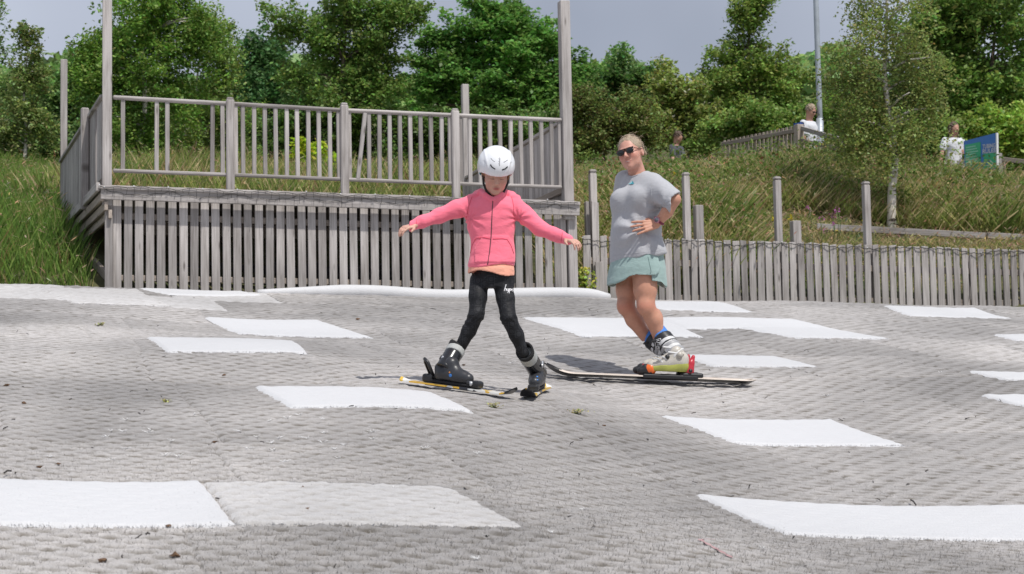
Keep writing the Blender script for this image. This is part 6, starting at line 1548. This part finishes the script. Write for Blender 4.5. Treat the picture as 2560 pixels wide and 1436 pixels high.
# ---------------------------------------------------------------- grass
def blades(n, sampler, hfun, cols, wts, g, w=.010, lean=.35, plume=0.0, pcol=(.50, .39, .23)):
    xy = sampler(n); n = len(xy); x, y = xy[:, 0], xy[:, 1]; z = H(x, y) - .03; h = hfun(x, y) * (.55 + .7 * g.random(n))
    patch_ = np.sin(x * 1.3 + 2 * np.sin(y * .9)) * np.sin(y * 1.7 + 1.3 * np.sin(x * .7)); h = h * (1 + .25 * patch_)
    a = g.random(n) * 6.283; ln_ = lean * (.3 + g.random(n)) * h; dx, dy = np.cos(a) * ln_ + .03 * h, np.sin(a) * ln_
    b = g.random(n) * 3.14; ww = w * (.6 + .8 * g.random(n)); wx, wy = np.cos(b) * ww / 2, np.sin(b) * ww / 2
    p0 = np.c_[x - wx, y - wy, z]; p1 = np.c_[x + wx, y + wy, z]; t = np.c_[x + dx, y + dy, z + h * (1 - .25 * lean)]; m = p1 + (t - p1) * .58 + np.c_[wx * .5 - dx * .04, wy * .5 - dy * .04, .02 * h]
    V = np.stack([p0, p1, m, t], 1).reshape(-1, 3); F_ = np.stack([np.arange(n) * 4 + i for i in range(4)], 1)
    wts = np.array(wts) / sum(wts); ci = g.choice(len(cols), n, p=wts); sh = (patch_ > .3) & (g.random(n) < .4); ci[sh] = (len(cols) - 1)
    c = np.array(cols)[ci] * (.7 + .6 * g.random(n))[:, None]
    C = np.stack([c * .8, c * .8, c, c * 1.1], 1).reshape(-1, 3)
    if plume:
        k = np.where(g.random(n) < plume)[0]; q = t[k]; L_ = (.06 + .08 * g.random(len(k)))[:, None]; d = np.c_[np.cos(a[k]) * .6, np.sin(a[k]) * .6, .5 - .9 * g.random(len(k))]; d /= np.linalg.norm(d, axis=1)[:, None]
        s_ = np.c_[np.cos(b[k]), np.sin(b[k]), 0 * b[k]] * (.006 + .006 * g.random(len(k)))[:, None]
        V2 = np.stack([q, q + d * L_ * .5 + s_, q + d * L_, q + d * L_ * .5 - s_], 1).reshape(-1, 3); F2 = np.arange(4 * len(k)).reshape(-1, 4) + len(V); V = np.concatenate([V, V2]); F_ = np.concatenate([F_, F2])
        pc = np.array(pcol) * (.55 + .8 * g.random(len(k)))[:, None] * (1 + .15 * g.normal(size=(len(k), 3))); C = np.concatenate([C, np.repeat(pc, 4, 0)])
    return V, F_, np.clip(C, .003, 1)
def region(x0, x1, y0, y1, g, cond=None, den=None):
    def f(n):
        out = []
        while sum(len(o) for o in out) < n:
            x = x0 + (x1 - x0) * g.random(2 * n); y = y0 + (y1 - y0) * g.random(2 * n); k = y > crest(x) + .28
            k &= (np.abs(x) < .40 * y + 1) | ((x < 0) & (x > -.55 * y - 3))
            if cond is not None: k &= cond(x, y)
            out.append(np.c_[x, y][k])
        return np.concatenate(out)[:n]
    return f
def deck_clear(x, y):
    """outside the deck floor"""
    fx = FD.x * (x - FL.x) + FD.y * (y - FL.y); back = -(NF.x * (x - FL.x) + NF.y * (y - FL.y))
    return ~((back > -.15) & (back < 4.2) & (fx > -.12 - .115 * back) & (fx < 5.1))
def fence_behind(x, y):
    n = Vector((fd.y, -fd.x, 0)); return ((x - FA.x) * -fd.y + (y - FA.y) * fd.x) > .34
GC = [(.26, .32, .08), (.34, .36, .115), (.64, .52, .29), (.42, .27, .14), (.17, .25, .06)]
gg = np.random.default_rng(3)
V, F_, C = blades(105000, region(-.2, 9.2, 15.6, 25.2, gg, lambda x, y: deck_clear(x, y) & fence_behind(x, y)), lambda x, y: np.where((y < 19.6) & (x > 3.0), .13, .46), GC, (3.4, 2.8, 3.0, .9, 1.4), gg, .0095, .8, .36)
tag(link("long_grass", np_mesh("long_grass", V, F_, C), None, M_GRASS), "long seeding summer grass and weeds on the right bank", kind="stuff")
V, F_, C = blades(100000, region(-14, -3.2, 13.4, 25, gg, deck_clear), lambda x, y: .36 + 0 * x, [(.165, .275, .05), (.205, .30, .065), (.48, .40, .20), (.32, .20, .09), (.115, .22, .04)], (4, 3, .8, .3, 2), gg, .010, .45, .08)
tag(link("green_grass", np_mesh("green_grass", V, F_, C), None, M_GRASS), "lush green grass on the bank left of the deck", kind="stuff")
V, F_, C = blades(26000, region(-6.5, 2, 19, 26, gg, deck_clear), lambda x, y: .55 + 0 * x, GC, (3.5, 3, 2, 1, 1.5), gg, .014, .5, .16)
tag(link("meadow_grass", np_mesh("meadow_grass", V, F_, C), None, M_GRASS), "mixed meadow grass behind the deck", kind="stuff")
def weedy():
    g = np.random.default_rng(15); P3, cc = [], []
    for i in range(620):
        x = 1 + 8 * g.random(); y = 17.6 + 7 * g.random()
        if not (deck_clear(np.array(x), np.array(y)) and abs(x) < .4 * y) or (x > 3.0 and y < 19.7): continue
        h = .35 + .45 * g.random(); m = int(28 + 30 * g.random()); z = float(H(x, y)); t = g.random(m)
        P3.append(np.c_[x + .13 * g.normal(size=m), y + .13 * g.normal(size=m), z + h * t]); c = [(.13, .22, .045), (.20, .26, .06), (.24, .13, .06), (.11, .18, .04)][int(g.choice(4, p=[.45, .33, .08, .14]))]; cc.append(np.repeat([c], m, 0))
    P3 = np.concatenate(P3); cc = np.concatenate(cc) * (.7 + .6 * g.random(len(P3)))[:, None]; V, F_ = leaf_quads(P3, .058, g, .3)
    tag(link("weeds", np_mesh("weeds", V, F_, np.repeat(cc, 4, 0)), None, M_LEAF), "leafy docks and weeds scattered through the bank grass", kind="stuff")
weedy()
def flower_patch(name, label, px, D_, col, n, spread, size):
    g = np.random.default_rng(n); c = P(px[0], px[1], D_); z0 = float(H(c.x, c.y)); org = Vector((c.x, c.y, z0)); root = empty(name, org, label, "flowers")
    st, hd = [], []
    for i in range(n):
        q = Vector((c.x + spread * g.normal(), c.y + .12 * g.normal(), c.z + .10 * g.normal())); b = Vector((q.x, q.y, float(H(q.x, q.y)))); st.append(([b, b.lerp(q, .6) + Vector((.02, 0, 0)), q], .005)); hd += [tuple(q + Vector(v) * .022) for v in g.normal(size=(9, 3))]
    tubes_obj("stems", st, plain("green_stem", (.08, .14, .03), .7), root, 4)["kind"] = "stuff"
    V, F_ = leaf_quads(np.array(hd), size, g, .3); link("petals", np_mesh("petals", V - np.array(org), F_, np.clip(np.repeat(np.array(col)[None] * (.8 + .4 * g.random(len(hd)))[:, None], 4, 0), 0, 1)), root, M_LEAF)["kind"] = "stuff"
flower_patch("willowherb", "pink willowherb flowers behind the picket fence left of the birch", (2085, 552), 18.6, (.50, .15, .40), 8, .28, .035)
flower_patch("ragwort", "yellow ragwort heads in the grass right of the woman's shoulder", (1782, 474), 21, (.55, .45, .03), 9, .22, .06)
flower_patch("buttercups", "scattered yellow flowers among the grass behind the third fence post", (1945, 555), 19, (.60, .50, .04), 10, .45, .05)
# vine leaves at the foot of the fence beside the deck, weeds poking through the slats and mats
def tuft(name, label, p, n, r, h, col, size, cat="weed"):
    g = np.random.default_rng(int(abs(p.x) * 1000) + n); q = np.c_[p.x + r * g.normal(size=n), p.y + r * .5 * g.normal(size=n), p.z + h * g.random(n)]; V, F_ = leaf_quads(q, size, g, .4)
    cc = leaf_cols(n, col, g, .4); sv, sf = [], []
    for c in q:                                            # a thin stalk from the root to every leaf
        d = np.array([-(c[1] - p.y), c[0] - p.x, 0]); d = d / max(1e-6, np.linalg.norm(d)) * .0016; b0 = np.array([p.x, p.y, p.z - .01]); i0 = len(V) + len(sv); sv += [b0 - d, b0 + d, c + d * .5, c - d * .5]; sf.append((i0, i0 + 1, i0 + 2, i0 + 3))
    V = np.concatenate([V, np.array(sv)]); F_ = np.concatenate([F_, np.array(sf)]); cc = np.concatenate([cc, np.tile(np.array(col) * .8, (len(sv), 1))])
    o = link(name, np_mesh(name, V - np.array(p), F_, cc), None, M_LEAF); o.location = p; tag(o, label, cat)
    if n > 300: o["kind"] = "stuff"
    return o
tuft("bramble", "green bramble growing at the fence foot beside the deck's right corner", VP(1462, 722, FA, FB, .15), 150, .06, .24, (.16, .20, .04), .045)
tuft("bramble", "small bramble sprig low behind the skirt slats near the deck's right end", D(1372, 640, -.25), 60, .12, .5, (.09, .14, .03), .06)
for px, lab, n, r in (((252, 814), "small green weed sprouting from the pale mats at upper left", 60, .016), ((1440, 1033), "flat green weed between mats right of the girl's ski tips", 70, .035), ((1236, 1018), "tiny moss tuft just below the crossed ski tips", 50, .02), ((415, 1008), "tiny weed in the grey mats left of the white mat", 40, .014)):
    tuft("weed", lab, hit(*px) + Vector((0, 0, .0)), n, r, .022, (.17, .18, .08), .012)
# ---------------------------------------------------------------- litter on the mats
M_DEAD = plain("dead_leaf", (.11, .06, .03), .8, .5, 80); M_TWIG = plain("dark_twig", (.035, .03, .028), .8, .3, 60); M_FLUFF = plain("loose_white_bristle", (.82, .82, .82), .7, .05)
def dead_leaf(px, r, lab, grp="dead leaves on the mats"):
    g = np.random.default_rng(int(px[0] * 7 + px[1])); c = hit(*px); bm = bmesh.new(); bmesh.ops.create_icosphere(bm, subdivisions=1, radius=1)
    for v in bm.verts: v.co = Vector((v.co.x * r * (1 + .4 * g.normal()), v.co.y * r * .8 * (1 + .4 * g.normal()), v.co.z * r * .45 * (1 + .5 * g.normal())))
    o = link("dead_leaf", to_mesh(bm, "dead_leaf"), None, M_DEAD); o.location = c + Vector((0, 0, r * .35)); tag(o, lab, "dead leaf", grp)
for px, r, lab in (((537, 1107), .014, "crumpled brown leaf on grey mats above the off-white worn mat"), ((770, 1277), .016, "dark brown leaf clump on the off-white worn mat"), ((591, 1275), .010, "small brown leaf where the bright white mat meets the off-white one"), ((98, 1170), .014, "brown leaf above the bright white mat at lower left"), ((145, 1163), .010, "smaller brown leaf just above the lower left white mat"), ((252, 1404), .014, "brown leaf in the grey bristles at the bottom edge, lower left"), ((438, 1392), .015, "brown leaf in the grey bristles below the off-white mat"), ((421, 1317), .011, "brown crumb on the front edge of the lower left white mat"), ((757, 1222), .010, "brown leaf at the back edge of the off-white mat"), ((893, 800), .018, "dark brown leaf below the deck skirt, right of the upper white mat"), ((1160, 914), .014, "brown leaf lying just behind the girl's left-hand boot"), ((60, 1010), .014, "brown leaf at the left edge in the dark hollow of the slope"), ((18, 965), .016, "larger brown leaf at the left edge above the hollow"), ((560, 940), .013, "brown leaf left of the middle white mat, on plain grey"), ((1510, 1066), .010, "dark speck of leaf left of the lower right white mat")):
    dead_leaf(px, r, lab)
def specks():
    g = np.random.default_rng(8); sp = []
    for i in range(110):
        px, py = 2560 * g.random(), 740 + 690 * g.random() ** 1.2; c = hit(px, py); a = g.random() * 6.28; l = .004 + .011 * g.random(); d = Vector((math.cos(a) * l, math.sin(a) * l, .004 * g.normal())); sp.append(([c - d + Vector((0, 0, .004)), c + Vector((.003 * g.normal(), .003 * g.normal(), .005)), c + d + Vector((0, 0, .004))], .0013 + .0014 * g.random()))
    tag(tubes_obj("twig_litter", sp, M_TWIG, None, 4), "tiny dark twigs and crumbs strewn over the mats", kind="stuff")
    sp = []
    for i in range(46):
        px, py = (250 + 700 * g.random(), 1035 + 130 * g.random()) if i < 30 else (2560 * g.random(), 800 + 600 * g.random()); c = hit(px, py)
        for j in range(7): sp.append(([c, c + Vector((.015 * g.normal(), .015 * g.normal(), .006 + .008 * g.random()))], .0011))
    tag(tubes_obj("loose_bristle", sp, M_FLUFF, None, 3), "wisps of loose white bristle lying on the grey mats", kind="stuff")
specks()
for a, b, lab in (((2277, 1259), (2290, 1272), "short black twig lying on the lower right white mat"), ((10, 1193), (28, 1188), "dark twig on the back edge of the lower left white mat"), ((364, 1349), (374, 1348), "thin dark twig in the bristles below the lower left white mat")):
    p, q = hit(*a), hit(*b); o = tubes_obj("twig", [([p + Vector((0, 0, .016)), p.lerp(q, .5) + Vector((0, 0, .022)), q + Vector((0, 0, .016))], .0035)], M_TWIG, None, 5, True, p); tag(o, lab, "twig")
